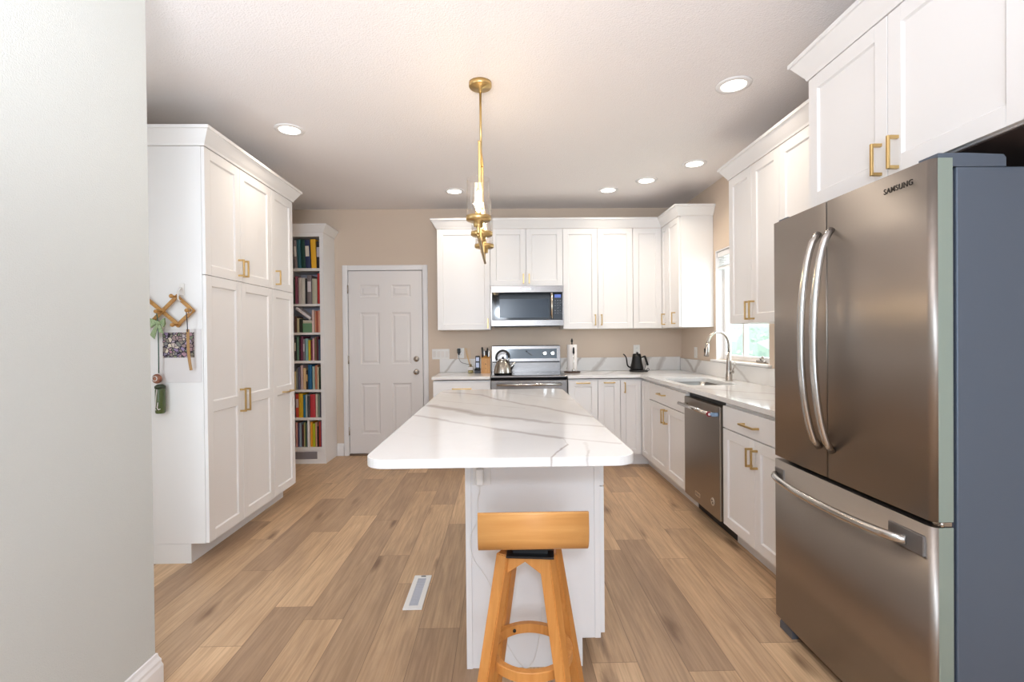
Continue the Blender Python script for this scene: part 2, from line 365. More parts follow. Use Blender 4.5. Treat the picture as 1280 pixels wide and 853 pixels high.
# right wall with window opening
WY0, WY1, WZ0, WZ1 = 3.63, 4.56, 1.07, 2.085
bm = B()
bx(bm, XR, XR + 0.15, YR, WY0, 0, ZC); bx(bm, XR, XR + 0.15, WY1, YB, 0, ZC); bx(bm, XR, XR + 0.15, WY0, WY1, 0, WZ0); bx(bm, XR, XR + 0.15, WY0, WY1, WZ1, ZC)
struct('wall_right', bm, WALL)
bm = B(); bx(bm, XL - 0.1, XL, YN, YB, 0, ZC); struct('wall_left', bm, WALL)
bm = B(); bx(bm, XN - 0.12, XN, YR, YN, 0, ZC, 0.004); struct('wall_near_left', bm, WALLG)
bm = B(); bx(bm, XL, XN - 0.12, 1.0, 1.12, 0, ZC); struct('wall_side_room', bm, WALLG)
bm = B(); bx(bm, XN, XR, YR - 0.1, YR, 0, ZC); struct('wall_rear', bm, WALLG)
# baseboards
BP = [(0, 0), (0.016, 0), (0.016, 0.085), (0.012, 0.098), (0.012, 0.108), (0.006, 0.122), (0.004, 0.134), (0, 0.137)]
bm = B(); sweep(bm, [(XN - 0.12, YN), (XN, YN), (XN, YR)][::-1], BP)
# travel must keep the room on the right: going -Y along x=XN the room (+X) is on the left, so go +Y
struct('baseboard_left', bm, TRIMW)
bm = B(); sweep(bm, [(-1.85, YB), (-1.776, YB)], BP); struct('baseboard_back', bm, TRIMW)
# door with casing
bm = B()
CW = 0.056
for (x0, x1, z0, z1) in ((DX0 - CW - 0.004, DX0 - 0.004, 0, DH + 0.004 + CW), (DX1 + 0.004, DX1 + 0.004 + CW, 0, DH + 0.004 + CW), (DX0 - 0.004, DX1 + 0.004, DH + 0.004, DH + 0.004 + CW)):
    bx(bm, x0, x1, YB - 0.016, YB, z0, z1, 0.004)
    bx(bm, x0 + 0.012, x1 - 0.012, YB - 0.020, YB - 0.016, z0, z1 if x1 - x0 < 0.2 else z1 - 0.012, 0.002)
bx(bm, DX0 - 0.02, DX0 - 0.003, YB, YB + 0.12, 0, DH + 0.02); bx(bm, DX1 + 0.003, DX1 + 0.02, YB, YB + 0.12, 0, DH + 0.02); bx(bm, DX0 - 0.003, DX1 + 0.003, YB, YB + 0.12, DH + 0.003, DH + 0.02)
bx(bm, DX0 - 0.003, DX1 + 0.003, YB + 0.05, YB + 0.06, 0, DH + 0.003, mi=1)
struct('trim_1', bm, [TRIMW, DARKGAP])
bm = B(); bx(bm, DX0, DX1, YB - 0.02, YB + 0.06, 0.0, 0.02, 0.004); struct('trim_2', bm, mat('threshold_metal', (120, 104, 92), 0.4, 0.6))
def six_panel(bm, x0, x1, z0, z1, yf, t=0.04):
    w = x1 - x0
    cols = [(x0 + 0.128, x0 + 0.128 + 0.212), (x1 - 0.128 - 0.212 + 0.0, x1 - 0.128)]
    rows = [(0.235, 0.80), (1.01, 1.585), (1.755, 1.89)]
    xs = sorted({x0, x1, *[c for q in cols for c in q]}); zs = sorted({z0, z1, *[c for q in rows for c in q]})
    for i in range(len(xs) - 1):
        for j in range(len(zs) - 1):
            a, b_, c, d = xs[i], xs[i + 1], zs[j], zs[j + 1]
            panel = any(abs(a - q[0]) < 1e-6 for q in cols) and any(abs(c - q[0]) < 1e-6 for q in rows)
            def quad(*p):
                f = bm.faces.new([bm.verts.new(v) for v in p]); return f
            if not panel: quad((a, yf, c), (b_, yf, c), (b_, yf, d), (a, yf, d))
            else:
                loops = []
                for ins, dep in ((0, 0), (0.012, 0.011), (0.024, 0.011), (0.040, 0.003)):
                    loops.append([bm.verts.new(v) for v in ((a + ins, yf + dep, c + ins), (b_ - ins, yf + dep, c + ins), (b_ - ins, yf + dep, d - ins), (a + ins, yf + dep, d - ins))])
                for A, C in zip(loops, loops[1:]):
                    for k in range(4): bm.faces.new((A[k], A[(k + 1) % 4], C[(k + 1) % 4], C[k]))
                bm.faces.new(loops[-1])
    bx(bm, x0, x1, yf + 0.0115, yf + t, z0, z1)
    for p in (((x0, yf, z0), (x0, yf + 0.012, z0), (x0, yf + 0.012, z1), (x0, yf, z1)), ((x1, yf, z0), (x1, yf + 0.012, z0), (x1, yf + 0.012, z1), (x1, yf, z1)), ((x0, yf, z1), (x1, yf, z1), (x1, yf + 0.012, z1), (x0, yf + 0.012, z1))):
        bm.faces.new([bm.verts.new(v) for v in p])
bm = B(); six_panel(bm, DX0 + 0.003, DX1 - 0.003, 0.022, DH - 0.002, YB - 0.002)
door = struct('door_1', bm, DOORW)
def door_hw(z, big):
    bm = B(); cx = -0.965; y = YB - 0.002
    lathe(bm, [(0, 0), (0.032, 0), (0.032, -0.006), (0.026, -0.01), (0.012, -0.012)] + ([(0.012, -0.03), (0.024, -0.04), (0.028, -0.052), (0.024, -0.064), (0, -0.068)] if big else [(0.02, -0.018), (0.02, -0.024), (0, -0.026)]), (cx, y, z), 24, axis='Y')
    return bm
obj('door_knob', door_hw(0.922, True), NICK, door, 'brushed nickel door knob'); obj('deadbolt', door_hw(1.065, False), NICK, door, 'round nickel deadbolt')
for z in (1.843, 1.064, 0.273):
    bm = B(); tube(bm, [(DX0 + 0.0, YB - 0.012, z - 0.045), (DX0 + 0.0, YB - 0.012, z + 0.045)], 0.007, 10); bx(bm, DX0 - 0.004, DX0 + 0.003, YB - 0.012, YB - 0.004, z - 0.045, z + 0.045); obj('hinge', bm, NICK, door, 'nickel hinge')

# kitchen window
win = bpy.data.objects.new('window_1', None)
bm = B(); FX0, FX1 = XR + 0.07, XR + 0.13
for (y0, y1, z0, z1) in ((WY0 + 0.012, WY0 + 0.05, WZ0 + 0.001, WZ1 - 0.012), (WY1 - 0.05, WY1 - 0.012, WZ0 + 0.001, WZ1 - 0.012), (WY0 + 0.05, WY1 - 0.05, WZ0 + 0.001, WZ0 + 0.045), (WY0 + 0.05, WY1 - 0.05, WZ1 - 0.05, WZ1 - 0.012)):
    bx(bm, FX0, FX1, y0, y1, z0, z1, 0.004)
bx(bm, FX0 + 0.01, FX1 - 0.01, 4.175, 4.205, WZ0 + 0.045, WZ1 - 0.05, 0.003)
# jamb liner
bx(bm, XR + 0.002, FX1, WY1 - 0.012, WY1 - 0.0005, WZ0, WZ1, 0); bx(bm, XR + 0.002, FX1, WY0 + 0.0005, WY0 + 0.012, WZ0, WZ1, 0); bx(bm, XR + 0.002, FX1, WY0 + 0.012, WY1 - 0.012, WZ1 - 0.012, WZ1 - 0.0005, 0)
wo = struct('window_1', bm, TRIMW)
bm = B(); bx(bm, XR + 0.098, XR + 0.102, WY0 + 0.05, 4.175, WZ0 + 0.045, WZ1 - 0.05); bx(bm, XR + 0.098, XR + 0.102, 4.205, WY1 - 0.05, WZ0 + 0.045, WZ1 - 0.05)
obj('window_glass', bm, clear_glass('window_pane_glass', (252, 254, 254), 0.25), wo)
bm = B(); bx(bm, XR + 0.045, XR + 0.068, 3.80, 3.92, WZ0 + 0.003, WZ0 + 0.022, 0.004); tube(bm, [(XR + 0.056, 3.86, WZ0 + 0.02), (XR + 0.045, 3.85, WZ0 + 0.04), (XR + 0.04, 3.80, WZ0 + 0.045)], 0.006, 8); lathe(bm, [(0, -0.01), (0.009, -0.006), (0.009, 0.012), (0, 0.016)], (XR + 0.04, 3.80, WZ0 + 0.045), 12)
obj('crank_handle', bm, NICK, wo, 'small metal window crank')
bm = B(); bx(bm, XR - 0.03, XR + 0.13, 3.60, 4.62, 1.049, 1.0695, 0.005); struct('trim_3', bm, TRIMW)
# raised blind
bm = B(); bx(bm, XR + 0.012, XR + 0.06, WY0 + 0.02, WY1 - 0.02, 2.02, 2.07, 0.003)
bt = thing('window_blind', 'white horizontal blind pulled up to the top of the sink window', 'blind', (XR + 0.036, 4.09, 1.90))
obj('head_rail', bm, TRIMW, bt)
for k in range(5):
    z = 1.91 + k * 0.022
    bm = B(); bx(bm, XR + 0.014, XR + 0.058, WY0 + 0.025, WY1 - 0.025, z, z + 0.0035 + (0.012 if k == 0 else 0), 0.001); obj('slat' if k else 'bottom_rail', bm, TRIMW, bt)
for y in (3.8, 4.1, 4.4):
    bm = B(); tube(bm, [(XR + 0.013, y, 1.912), (XR + 0.013, y, 2.03)], 0.0015, 6); obj('ladder_cord', bm, TRIMW, bt)

# ------------------------------------------------------------------ outside the window
bm = B(); bx(bm, 2.3, 30, -10, 25, -0.5, -0.3); single('lawn', bm, mat('lawn_green', (198, 210, 188), 0.9, vary=(3, 1, (180, 198, 170))), 'green lawn outside the kitchen window', 'grass', kind='stuff')
def bush(c, r, h, label, colr, seed):
    rnd = random.Random(seed); bm = B(); bmesh.ops.create_icosphere(bm, subdivisions=3, radius=1)
    for v in bm.verts:
        k = 1 + rnd.uniform(-0.16, 0.16); v.co = Vector((v.co.x * r * k, v.co.y * r * k, max(0.0, (max(-0.7, v.co.z) + 0.7) * h * 0.6 * k)))
    base = len(bm.verts); vs = list(bm.verts)
    for _ in range(700):
        v = rnd.choice(vs); p = v.co * rnd.uniform(0.95, 1.12) + Vector((0, 0, 0.15)); s = 0.05 + rnd.random() * 0.07
        u = Vector((rnd.uniform(-1, 1), rnd.uniform(-1, 1), rnd.uniform(-1, 1))).normalized(); w = u.cross(Vector((0.3, 0.5, 0.8))).normalized()
        f = bm.faces.new([bm.verts.new(p + q) for q in (u * s, w * s * 0.5, -u * s, -w * s * 0.5)]); f.material_index = 1
    bmesh.ops.translate(bm, vec=Vector((c[0], c[1], -0.298)), verts=bm.verts[:])
    single('bush', bm, [mat('leaf_dark', (176, 190, 176), 0.8), mat('leaf_light' + str(seed), colr, 0.7)], label, 'bush', 'bushes outside the kitchen window')
bush((6.2, 9.6), 1.2, 1.7, 'round light green bush outside the window, at the right of the pane', (206, 218, 206), 1)
bush((8.2, 14.6), 2.0, 3.0, 'tall pale green bush outside the window, behind the others', (222, 230, 222), 2)
bush((3.9, 9.4), 0.8, 1.25, 'low green bush outside the window, at the left of the pane', (200, 212, 200), 3)

# ------------------------------------------------------------------ cabinet kit
def shaker(w, h, rails=(), fr=0.058, t=0.02, fr_r=None):
    """frame-and-panel front in local coordinates; rails: extra mid rails (z0, z1)"""
    bm = B(); rec = 0.009; b = 0.0012
    bx(bm, 0, fr, 0, t, 0, h, b); bx(bm, w - fr, w, 0, t, 0, h, b)
    zz = [(0, fr), *rails, (h - fr, h)]
    for z0, z1 in zz: bx(bm, fr, w - fr, 0, t, z0, z1, 0)
    for (a, c) in zip(zz, zz[1:]):
        z0, z1 = a[1], c[0]
        x0, x1 = fr, w - fr; ins = 0.006
        o_ = [bm.verts.new(v) for v in ((x0, 0.0005, z0), (x1, 0.0005, z0), (x1, 0.0005, z1), (x0, 0.0005, z1))]
        i_ = [bm.verts.new(v) for v in ((x0 + ins, rec, z0 + ins), (x1 - ins, rec, z0 + ins), (x1 - ins, rec, z1 - ins), (x0 + ins, rec, z1 - ins))]
        for k in range(4): bm.faces.new((o_[k], o_[(k + 1) % 4], i_[(k + 1) % 4], i_[k]))
        bm.faces.new(i_)
        bx(bm, x0, x1, rec + 0.001, t - 0.001, z0, z1)
    return bm
def flat_front(w, h, t=0.02):
    bm = B(); bx(bm, 0, w, 0, t, 0, h, 0.0012); return bm
def pull(x, z, L, vert=True):
    bm = B(); s = 0.0055; so = 0.030; e = L / 2
    if vert:
        bx(bm, x - s, x + s, -so - 0.009, -so, z - e, z + e, 0.0012)
        for q in (-1, 1): bx(bm, x - s, x + s, -so + 0.0003, 0.0, z + q * (e - 0.0055) - s, z + q * (e - 0.0055) + s, 0)
    else:
        bx(bm, x - e, x + e, -so - 0.009, -so, z - s, z + s, 0.0012)
        for q in (-1, 1): bx(bm, x + q * (e - 0.0055) - s, x + q * (e - 0.0055) + s, -so + 0.0003, 0.0, z - s, z + s, 0)
    return bm
def cabinet(name, label, face, ox, oy, oz, w, h, depth, fronts, kick=0.0, group=None, low=None, kick_in=0.09, cat='cabinet', sidepanel=None):
    """ox,oy,oz = front-left-bottom (local 0,0,0) at the door face; fronts=(kind, x0, x1, z0, z1, rails, pull)"""
    F = frame(face, ox, oy, oz)
    base = F @ Vector((w / 2, depth / 2, 0)); t = thing(name, label, cat, base, group)
    bm = B(); g = 0.021
    if low is None: bx(bm, 0, w, g, depth, kick, h, 0.0015)
    else:
        bx(bm, 0, w, g, depth, kick, low, 0.0015); bx(bm, 0, w, g, g + 0.02, low, h, 0)
    bmesh.ops.transform(bm, matrix=F, verts=bm.verts[:]); obj('body', bm, WHITE, t)
    if kick > 0:
        bm = B(); bx(bm, 0, w, kick_in, depth, 0, kick - 0.0005); bmesh.ops.transform(bm, matrix=F, verts=bm.verts[:]); obj('toe_kick', bm, WHITE, t)
    for (kind, x0, x1, z0, z1, rails, pl) in fronts:
        gp = 0.0018
        bm = shaker(x1 - x0 - 2 * gp, z1 - z0 - 2 * gp, rails) if kind == 'door' else flat_front(x1 - x0 - 2 * gp, z1 - z0 - 2 * gp)
        bmesh.ops.transform(bm, matrix=F @ T(x0 + gp, 0, z0 + gp), verts=bm.verts[:])
        d = obj('door' if kind == 'door' else 'drawer', bm, WHITE, t)
        if pl:
            pls = [pl] if not isinstance(pl, list) else pl
            for q in pls:
                bm = pull(*q); bmesh.ops.transform(bm, matrix=F, verts=bm.verts[:]); obj('handle', bm, BRASS, d, 'brass bar handle')
    return t

ZU0, ZU1, ZCR = 1.377, 2.428, 2.523
CROWN = [(0, 0), (0.006, 0), (0.010, 0.012), (0.022, 0.030), (0.044, 0.066), (0.052, 0.078), (0.060, 0.080), (0.060, 0.098), (0, 0.098)]
def crown(path, z, label, name='crown_moulding', prof=CROWN):
    bm = B(); sweep(bm, path, [(o, z + k) for o, k in prof]); return single(name, bm, WHITE, label, 'moulding', 'crown mouldings on the cabinets')

# pantry (fronts look to +X)
PX, PY0, PY1, PY2, PY3 = -1.718, 2.862, 3.243, 3.678, 4.044; ZP = 1.676; ZP0 = 0.114; ZPT = 2.42
PD = abs(XL - PX) - 0.004
mr = (0.757, 0.818)   # mid rail of the tall doors, from door bottom
t = cabinet('pantry_cabinet', 'tall white pantry cabinet with four brass-handled doors, nearest to the camera on the left', 'E', PX, PY0, 0, PY2 - PY0 - 0.001, ZPT, PD,
    [('door', 0, PY1 - PY0, ZP0, ZP, [mr], (PY1 - PY0 - 0.026, 0.903, 0.15, True)), ('door', PY1 - PY0, PY2 - PY0 - 0.001, ZP0, ZP, [mr], (PY1 - PY0 + 0.03, 0.903, 0.15, True)),
     ('door', 0, PY1 - PY0, ZP, ZPT, [], (PY1 - PY0 - 0.026, 1.765, 0.11, True)), ('door', PY1 - PY0, PY2 - PY0 - 0.001, ZP, ZPT, [], (PY1 - PY0 + 0.03, 1.765, 0.11, True))], kick=ZP0, kick_in=0.105, group='tall pantry cabinets')
w3 = PY3 - PY2
t2 = cabinet('pantry_cabinet', 'narrow tall white pantry cabinet beside the bookcase, with a single column of doors', 'E', PX, PY2, 0, w3, ZPT, PD,
    [('door', 0, w3, ZP0, ZP, [mr], (w3 / 2 + 0.03, 0.888, 0.14, False)), ('door', 0, w3, ZP, ZPT, [], (0.062, 1.765, 0.11, True))], kick=ZP0, kick_in=0.105, group='tall pantry cabinets')
crown([(XL + 0.004, PY0), (PX - 0.0, PY0), (PX - 0.0, PY3), (XL + 0.004, PY3)], ZPT + 0.001, 'white crown moulding along the top of the tall pantry cabinets')

# back upper cabinets
YU = 5.099; UD = YB - YU - 0.002
hU = ZU1 - ZU0
UX = [-0.681, -0.1275, 0.246, 0.631, 0.995, 1.3655, 1.668]
cabinet('wall_cabinet', 'white wall cabinet with one wide door, left of the microwave', 'S', UX[0], YU, ZU0, UX[1] - UX[0] - 0.001, hU, UD,
    [('door', 0, UX[1] - UX[0] - 0.001, 0, hU, [], (UX[1] - UX[0] - 0.03, 0.065, 0.10, True))], group='white wall cabinets')
zm = 1.829
cabinet('wall_cabinet', 'short white two-door wall cabinet directly above the microwave', 'S', UX[1], YU, zm, UX[3] - UX[1] - 0.001, ZU1 - zm, UD,
    [('door', 0, UX[2] - UX[1], 0, ZU1 - zm, [], (UX[2] - UX[1] - 0.03, 0.075, 0.10, True)), ('door', UX[2] - UX[1], UX[3] - UX[1] - 0.001, 0, ZU1 - zm, [], (UX[2] - UX[1] + 0.03, 0.075, 0.10, True))], group='white wall cabinets')
cabinet('wall_cabinet', 'white two-door wall cabinet immediately right of the microwave', 'S', UX[3], YU, ZU0, UX[5] - UX[3] - 0.001, hU, UD,
    [('door', 0, UX[4] - UX[3], 0, hU, [], (UX[4] - UX[3] - 0.032, 0.092, 0.115, True)), ('door', UX[4] - UX[3], UX[5] - UX[3] - 0.001, 0, hU, [], (UX[4] - UX[3] + 0.034, 0.092, 0.115, True))], group='white wall cabinets')
# corner wall cabinet (L shaped)
YE = 4.596
t = thing('corner_wall_cabinet', 'white L-shaped corner wall cabinet above the black gooseneck kettle', 'cabinet', (1.7, 5.2, ZU0), 'white wall cabinets')
bm = B()
slab(bm, [(UX[5], YU + 0.021), (UX[6] + 0.021, YU + 0.021), (UX[6] + 0.021, YE), (XR - 0.002, YE), (XR - 0.002, YB - 0.002), (UX[5], YB - 0.002)], None, ZU0, ZU1); obj('body', bm, WHITE, t)
bm = shaker(UX[6] - UX[5] - 0.004, hU - 0.004); bmesh.ops.transform(bm, matrix=frame('S', UX[5] + 0.002, YU, ZU0 + 0.002), verts=bm.verts[:]); obj('door', bm, WHITE, t)
for (ya, yb_, py) in ((YU - 0.002, 4.915, 5.005), (4.912, YE + 0.003, 4.705)):
    bm = shaker(ya - yb_ - 0.002, hU - 0.004, fr=0.05); bmesh.ops.transform(bm, matrix=frame('W', UX[6], ya, ZU0 + 0.002), verts=bm.verts[:]); d = obj('door', bm, WHITE, t)
    bm = pull(YU - py, 0.09, 0.115, True); bmesh.ops.transform(bm, matrix=frame('W', UX[6], YU, ZU0), verts=bm.verts[:]); obj('handle', bm, BRASS, d, 'brass bar handle')
crown([(UX[0], YB - 0.002), (UX[0], YU + 0.002), (UX[6] + 0.002, YU + 0.002), (UX[6] + 0.002, YE), (XR - 0.002, YE)], ZU1 + 0.001, 'white crown moulding along the back wall cabinets and round the corner')

# right wall upper cabinets (fronts look to -X)
XRU = 1.663; RD = XR - XRU - 0.002
RY = [3.560, 3.235, 2.907, 2.55, 2.165]
cabinet('wall_cabinet', 'white two-door wall cabinet on the right wall beside the window', 'W', XRU, RY[0], ZU0, RY[0] - RY[2] - 0.001, hU, RD,
    [('door', 0, RY[0] - RY[1], 0, hU, [], (RY[0] - RY[1] - 0.028, 0.085, 0.125, True)), ('door', RY[0] - RY[1], RY[0] - RY[2] - 0.001, 0, hU, [], (RY[0] - RY[1] + 0.028, 0.085, 0.125, True))], group='white wall cabinets')
cabinet('wall_cabinet', 'white wall cabinet on the right wall half hidden by the fridge', 'W', XRU, RY[2], ZU0, RY[2] - RY[4], hU, RD,
    [('door', 0, RY[2] - RY[3], 0, hU, [], (0.34, 0.085, 0.125, True)), ('door', RY[2] - RY[3], RY[2] - RY[4], 0, hU, [], (RY[2] - RY[3] + 0.03, 0.085, 0.125, True))], group='white wall cabinets')
crown([(XR - 0.002, RY[0]), (XRU + 0.002, RY[0]), (XRU + 0.002, RY[4] + 0.063)], ZU1 + 0.001, 'white crown moulding along the right wall cabinets by the window')
# over the fridge
XO = 1.368; OY0, OYm, OY1 = 2.158, 1.712, 1.245; ZO = 1.853
fcab = cabinet('fridge_cabinet', 'deep white two-door cabinet above the fridge', 'W', XO, OY0, ZO, OY0 - OY1, 2.424 - ZO, XR - XO - 0.002,
    [('door', 0, OY0 - OYm, 0, 2.424 - ZO, [], (OY0 - OYm - 0.03, 0.07, 0.115, True)), ('door', OY0 - OYm, OY0 - OY1, 0, 2.424 - ZO, [], (OY0 - OYm + 0.045, 0.07, 0.115, True))])
bm = B(); bx(bm, XO + 0.03, XR - 0.003, OY1 + 0.005, OY0 - 0.005, ZO - 0.004, ZO - 0.0003); obj('underside_shade', bm, mat('underside_shade_brown', (62, 48, 44), 0.7), fcab, 'dark sheet painted as shade under the cabinet')  # dark brown sheet: shade in the gap above the fridge put into colour
crown([(XR - 0.002, OY0), (XO + 0.002, OY0), (XO + 0.002, OY1), (XR - 0.002, OY1)], 2.425, 'white crown moulding on top of the cabinet above the fridge')

# base cabinets, back wall
YC = 4.824; BD = YB - YC - 0.002; ZK = 0.118; HB = 0.872
cabinet('base_cabinet', 'white base cabinet with a drawer, left of the range', 'S', -0.697, YC, 0, 0.567, HB, BD,
    [('drawer', 0, 0.567, 0.715, HB - 0.012, [], (0.285, 0.793, 0.19, False)), ('door', 0, 0.2835, ZK, 0.712, [], (0.255, 0.62, 0.12, True)), ('door', 0.2835, 0.567, ZK, 0.712, [], (0.312, 0.62, 0.12, True))], kick=ZK, group='white base cabinets')
cabinet('base_cabinet', 'white base cabinet with one horizontal-handled door, right beside the range', 'S', 0.640, YC, 0, 0.293, HB, BD,
    [('door', 0, 0.293, ZK, HB - 0.012, [], (0.146, 0.836, 0.135, False))], kick=ZK, group='white base cabinets')
cabinet('base_cabinet', 'narrow white base cabinet with a horizontal handle, second from the range', 'S', 0.934, YC, 0, 0.224, HB, BD,
    [('door', 0, 0.224, ZK, HB - 0.012, [], (0.112, 0.838, 0.11, False))], kick=ZK, group='white base cabinets')
# L corner base cabinet
XC = 1.367
t = thing('corner_base_cabinet', 'white L-shaped corner base cabinet with a vertical handle', 'cabinet', (1.6, 5.1, 0), 'white base cabinets')
bm = B(); slab(bm, [(1.159, YC + 0.021), (XC + 0.021, YC + 0.021), (XC + 0.021, 4.562), (XR - 0.002, 4.562), (XR - 0.002, YB - 0.002), (1.159, YB - 0.002)], None, ZK, HB); obj('body', bm, WHITE, t)
bm = B(); slab(bm, [(1.159, YC + 0.09), (XC + 0.09, YC + 0.09), (XC + 0.09, 4.562), (XR - 0.002, 4.562), (XR - 0.002, YB - 0.002), (1.159, YB - 0.002)], None, 0, ZK - 0.0005); obj('toe_kick', bm, WHITE, t)
bm = shaker(XC - 1.159 - 0.006, HB - 0.016 - ZK, fr=0.05); bmesh.ops.transform(bm, matrix=frame('S', 1.161, YC, ZK + 0.002), verts=bm.verts[:]); d = obj('door', bm, WHITE, t)
bm = pull(0.040, 0.788, 0.105, True); bmesh.ops.transform(bm, matrix=frame('S', 1.159, YC, 0), verts=bm.verts[:]); obj('handle', bm, BRASS, d, 'brass bar handle')
bm = shaker(YC - 4.566, HB - 0.016 - ZK, fr=0.05); bmesh.ops.transform(bm, matrix=frame('W', XC, YC - 0.002, ZK + 0.002), verts=bm.verts[:]); obj('door', bm, WHITE, t)
# right run
RDp = XR - XC - 0.002
sw = 4.560 - 3.645
cabinet('sink_cabinet', 'white base cabinet under the sink, left of the dishwasher', 'W', XC, 4.560, 0, sw, HB, RDp,
    [('drawer', 0, sw, 0.705, HB - 0.012, [], (0.385, 0.79, 0.15, False)), ('door', 0, 0.470, ZK, 0.702, [], (0.470 - 0.03, 0.613, 0.12, True)), ('door', 0.470, sw, ZK, 0.702, [], (0.470 + 0.03, 0.613, 0.12, True))], kick=ZK, low=0.60, group='white base cabinets')
rw = 3.026 - 2.262
cabinet('base_cabinet', 'white base cabinet with one drawer and two doors, between dishwasher and fridge', 'W', XC, 3.026, 0, rw, HB, RDp,
    [('drawer', 0, rw, 0.722, HB - 0.012, [], (0.353, 0.79, 0.165, False)), ('door', 0, 0.386, ZK, 0.719, [], (0.386 - 0.028, 0.62, 0.105, True)), ('door', 0.386, rw, ZK, 0.719, [], (0.386 + 0.028, 0.62, 0.105, True))], kick=ZK, group='white base cabinets')

# ------------------------------------------------------------------ worktops
QI = quartz('quartz_island', [(-0.431, 2.78, -0.077, 2.40, 0.030, 0.75), (-0.077, 2.40, 0.209, 2.17, 0.022, 0.7), (0.209, 2.17, 0.43, 2.05, 0.012, 0.6),
    (-0.441, 2.413, -0.259, 2.261, 0.016, 0.6), (-0.259, 2.261, -0.051, 2.048, 0.010, 0.5), (-0.051, 2.048, 0.226, 1.835, 0.014, 0.75), (0.226, 1.835, 0.43, 1.74, 0.010, 0.5),
    (0.243, 1.730, 0.184, 1.608, 0.0035, 1.0), (0.184, 1.608, 0.150, 1.535, 0.003, 0.9), (0.30, 1.76, 0.30, 1.635, 0.005, 0.3), (0.30, 1.635, 0.27, 1.53, 0.004, 0.6), (0.226, 1.835, 0.243, 1.73, 0.002, 0.5),
    (-0.429, 3.45, -0.158, 3.253, 0.018, 0.6), (-0.158, 3.253, 0.135, 2.73, 0.012, 0.6), (0.135, 2.73, 0.43, 2.30, 0.014, 0.6), (-0.40, 3.0, 0.1, 2.62, 0.005, 0.4), (0.0, 3.4, 0.42, 2.9, 0.006, 0.4)], rough=0.10, mist=0.04)
IX0, IX1, IY0, IY1 = -0.450, 0.4285, 1.544, 3.600
bm = B(); slab(bm, rrect(IX0, IX1, IY0, IY1, 0.075, 8), None, 0.884, CT)
o = single('island_worktop', bm, QI, 'white quartz island worktop with grey veins and rounded corners', 'worktop', origin=(0, 0, 0))
md = o.modifiers.new('b', 'BEVEL'); md.width = 0.003; md.segments = 2; md.limit_method = 'ANGLE'; md.angle_limit = 0.9
QC = quartz('quartz_counter', [(1.40, 3.50, 1.95, 2.90, 0.02, 0.5), (1.38, 3.0, 1.9, 2.5, 0.012, 0.5), (1.45, 4.75, 1.95, 4.4, 0.02, 0.45), (0.7, 4.9, 1.0, 5.4, 0.02, 0.4), (1.0, 4.85, 1.25, 5.4, 0.02, 0.4), (-0.65, 4.85, -0.4, 5.4, 0.02, 0.4)], rough=0.09, mist=0.07)
SX0, SX1, SY0, SY1 = 1.43, 1.80, 3.72, 4.34
bm = B(); slab(bm, [(0.634, 4.801), (1.3535, 4.801), (1.3535, 2.262), (XR - 0.002, 2.262), (XR - 0.002, YB - 0.002), (0.634, YB - 0.002)], rrect(SX0, SX1, SY0, SY1, 0.05, 6), 0.884, CT)
o = single('worktop', bm, QC, 'L-shaped white quartz worktop running from the range round to the fridge', 'worktop', 'white quartz worktops', origin=(0, 0, 0))
bm = B(); bx(bm, -0.7065, -0.1325, 4.801, YB - 0.002, 0.884, CT, 0.002)
single('worktop', bm, QC, 'short white quartz worktop left of the range', 'worktop', 'white quartz worktops', origin=(0, 0, 0))
# build-up strips under the worktops (sub-top)
QB = quartz('quartz_splash', [(-0.545, 1.06, -0.662, 0.919, 0.010, 0.7), (0.70, 1.06, 0.62, 0.93, 0.012, 0.7), (0.86, 1.07, 0.74, 0.90, 0.014, 0.7), (0.78, 1.07, 0.70, 0.95, 0.004, 0.8), (1.13, 1.07, 0.99, 0.90, 0.022, 0.7), (1.62, 1.07, 1.54, 0.90, 0.030, 0.8), (1.78, 1.06, 1.72, 0.90, 0.02, 0.6)], 'XZ', rough=0.12, mist=0.05)
QR = quartz('quartz_splash_right', [(5.28, 1.07, 5.02, 0.90, 0.020, 0.75), (4.86, 1.07, 5.06, 0.90, 0.022, 0.7), (4.2, 1.05, 3.9, 0.9, 0.012, 0.5), (3.2, 1.06, 3.0, 0.9, 0.02, 0.6)], 'YZ', rough=0.12, mist=0.05)
bm = B(); bx(bm, -0.7065, -0.1325, YB - 0.021, YB - 0.0005, CT + 0.0005, 1.061, 0.0015); single('backsplash', bm, QB, 'low quartz backsplash behind the short worktop, below the light switches', 'backsplash', 'quartz backsplashes', origin=(0, 0, 0))
bm = B(); bx(bm, 0.634, XR - 0.0225, YB - 0.021, YB - 0.0005, CT + 0.0005, 1.061, 0.0015); single('backsplash', bm, QB, 'low quartz backsplash with diagonal veins behind the black gooseneck kettle', 'backsplash', 'quartz backsplashes', origin=(0, 0, 0))
bm = B(); bx(bm, XR - 0.021, XR - 0.0005, 2.262, YB - 0.001, CT + 0.0005, 1.046, 0.0015); single('backsplash', bm, QR, 'low quartz backsplash on the right wall behind the faucet', 'backsplash', 'quartz backsplashes', origin=(0, 0, 0))

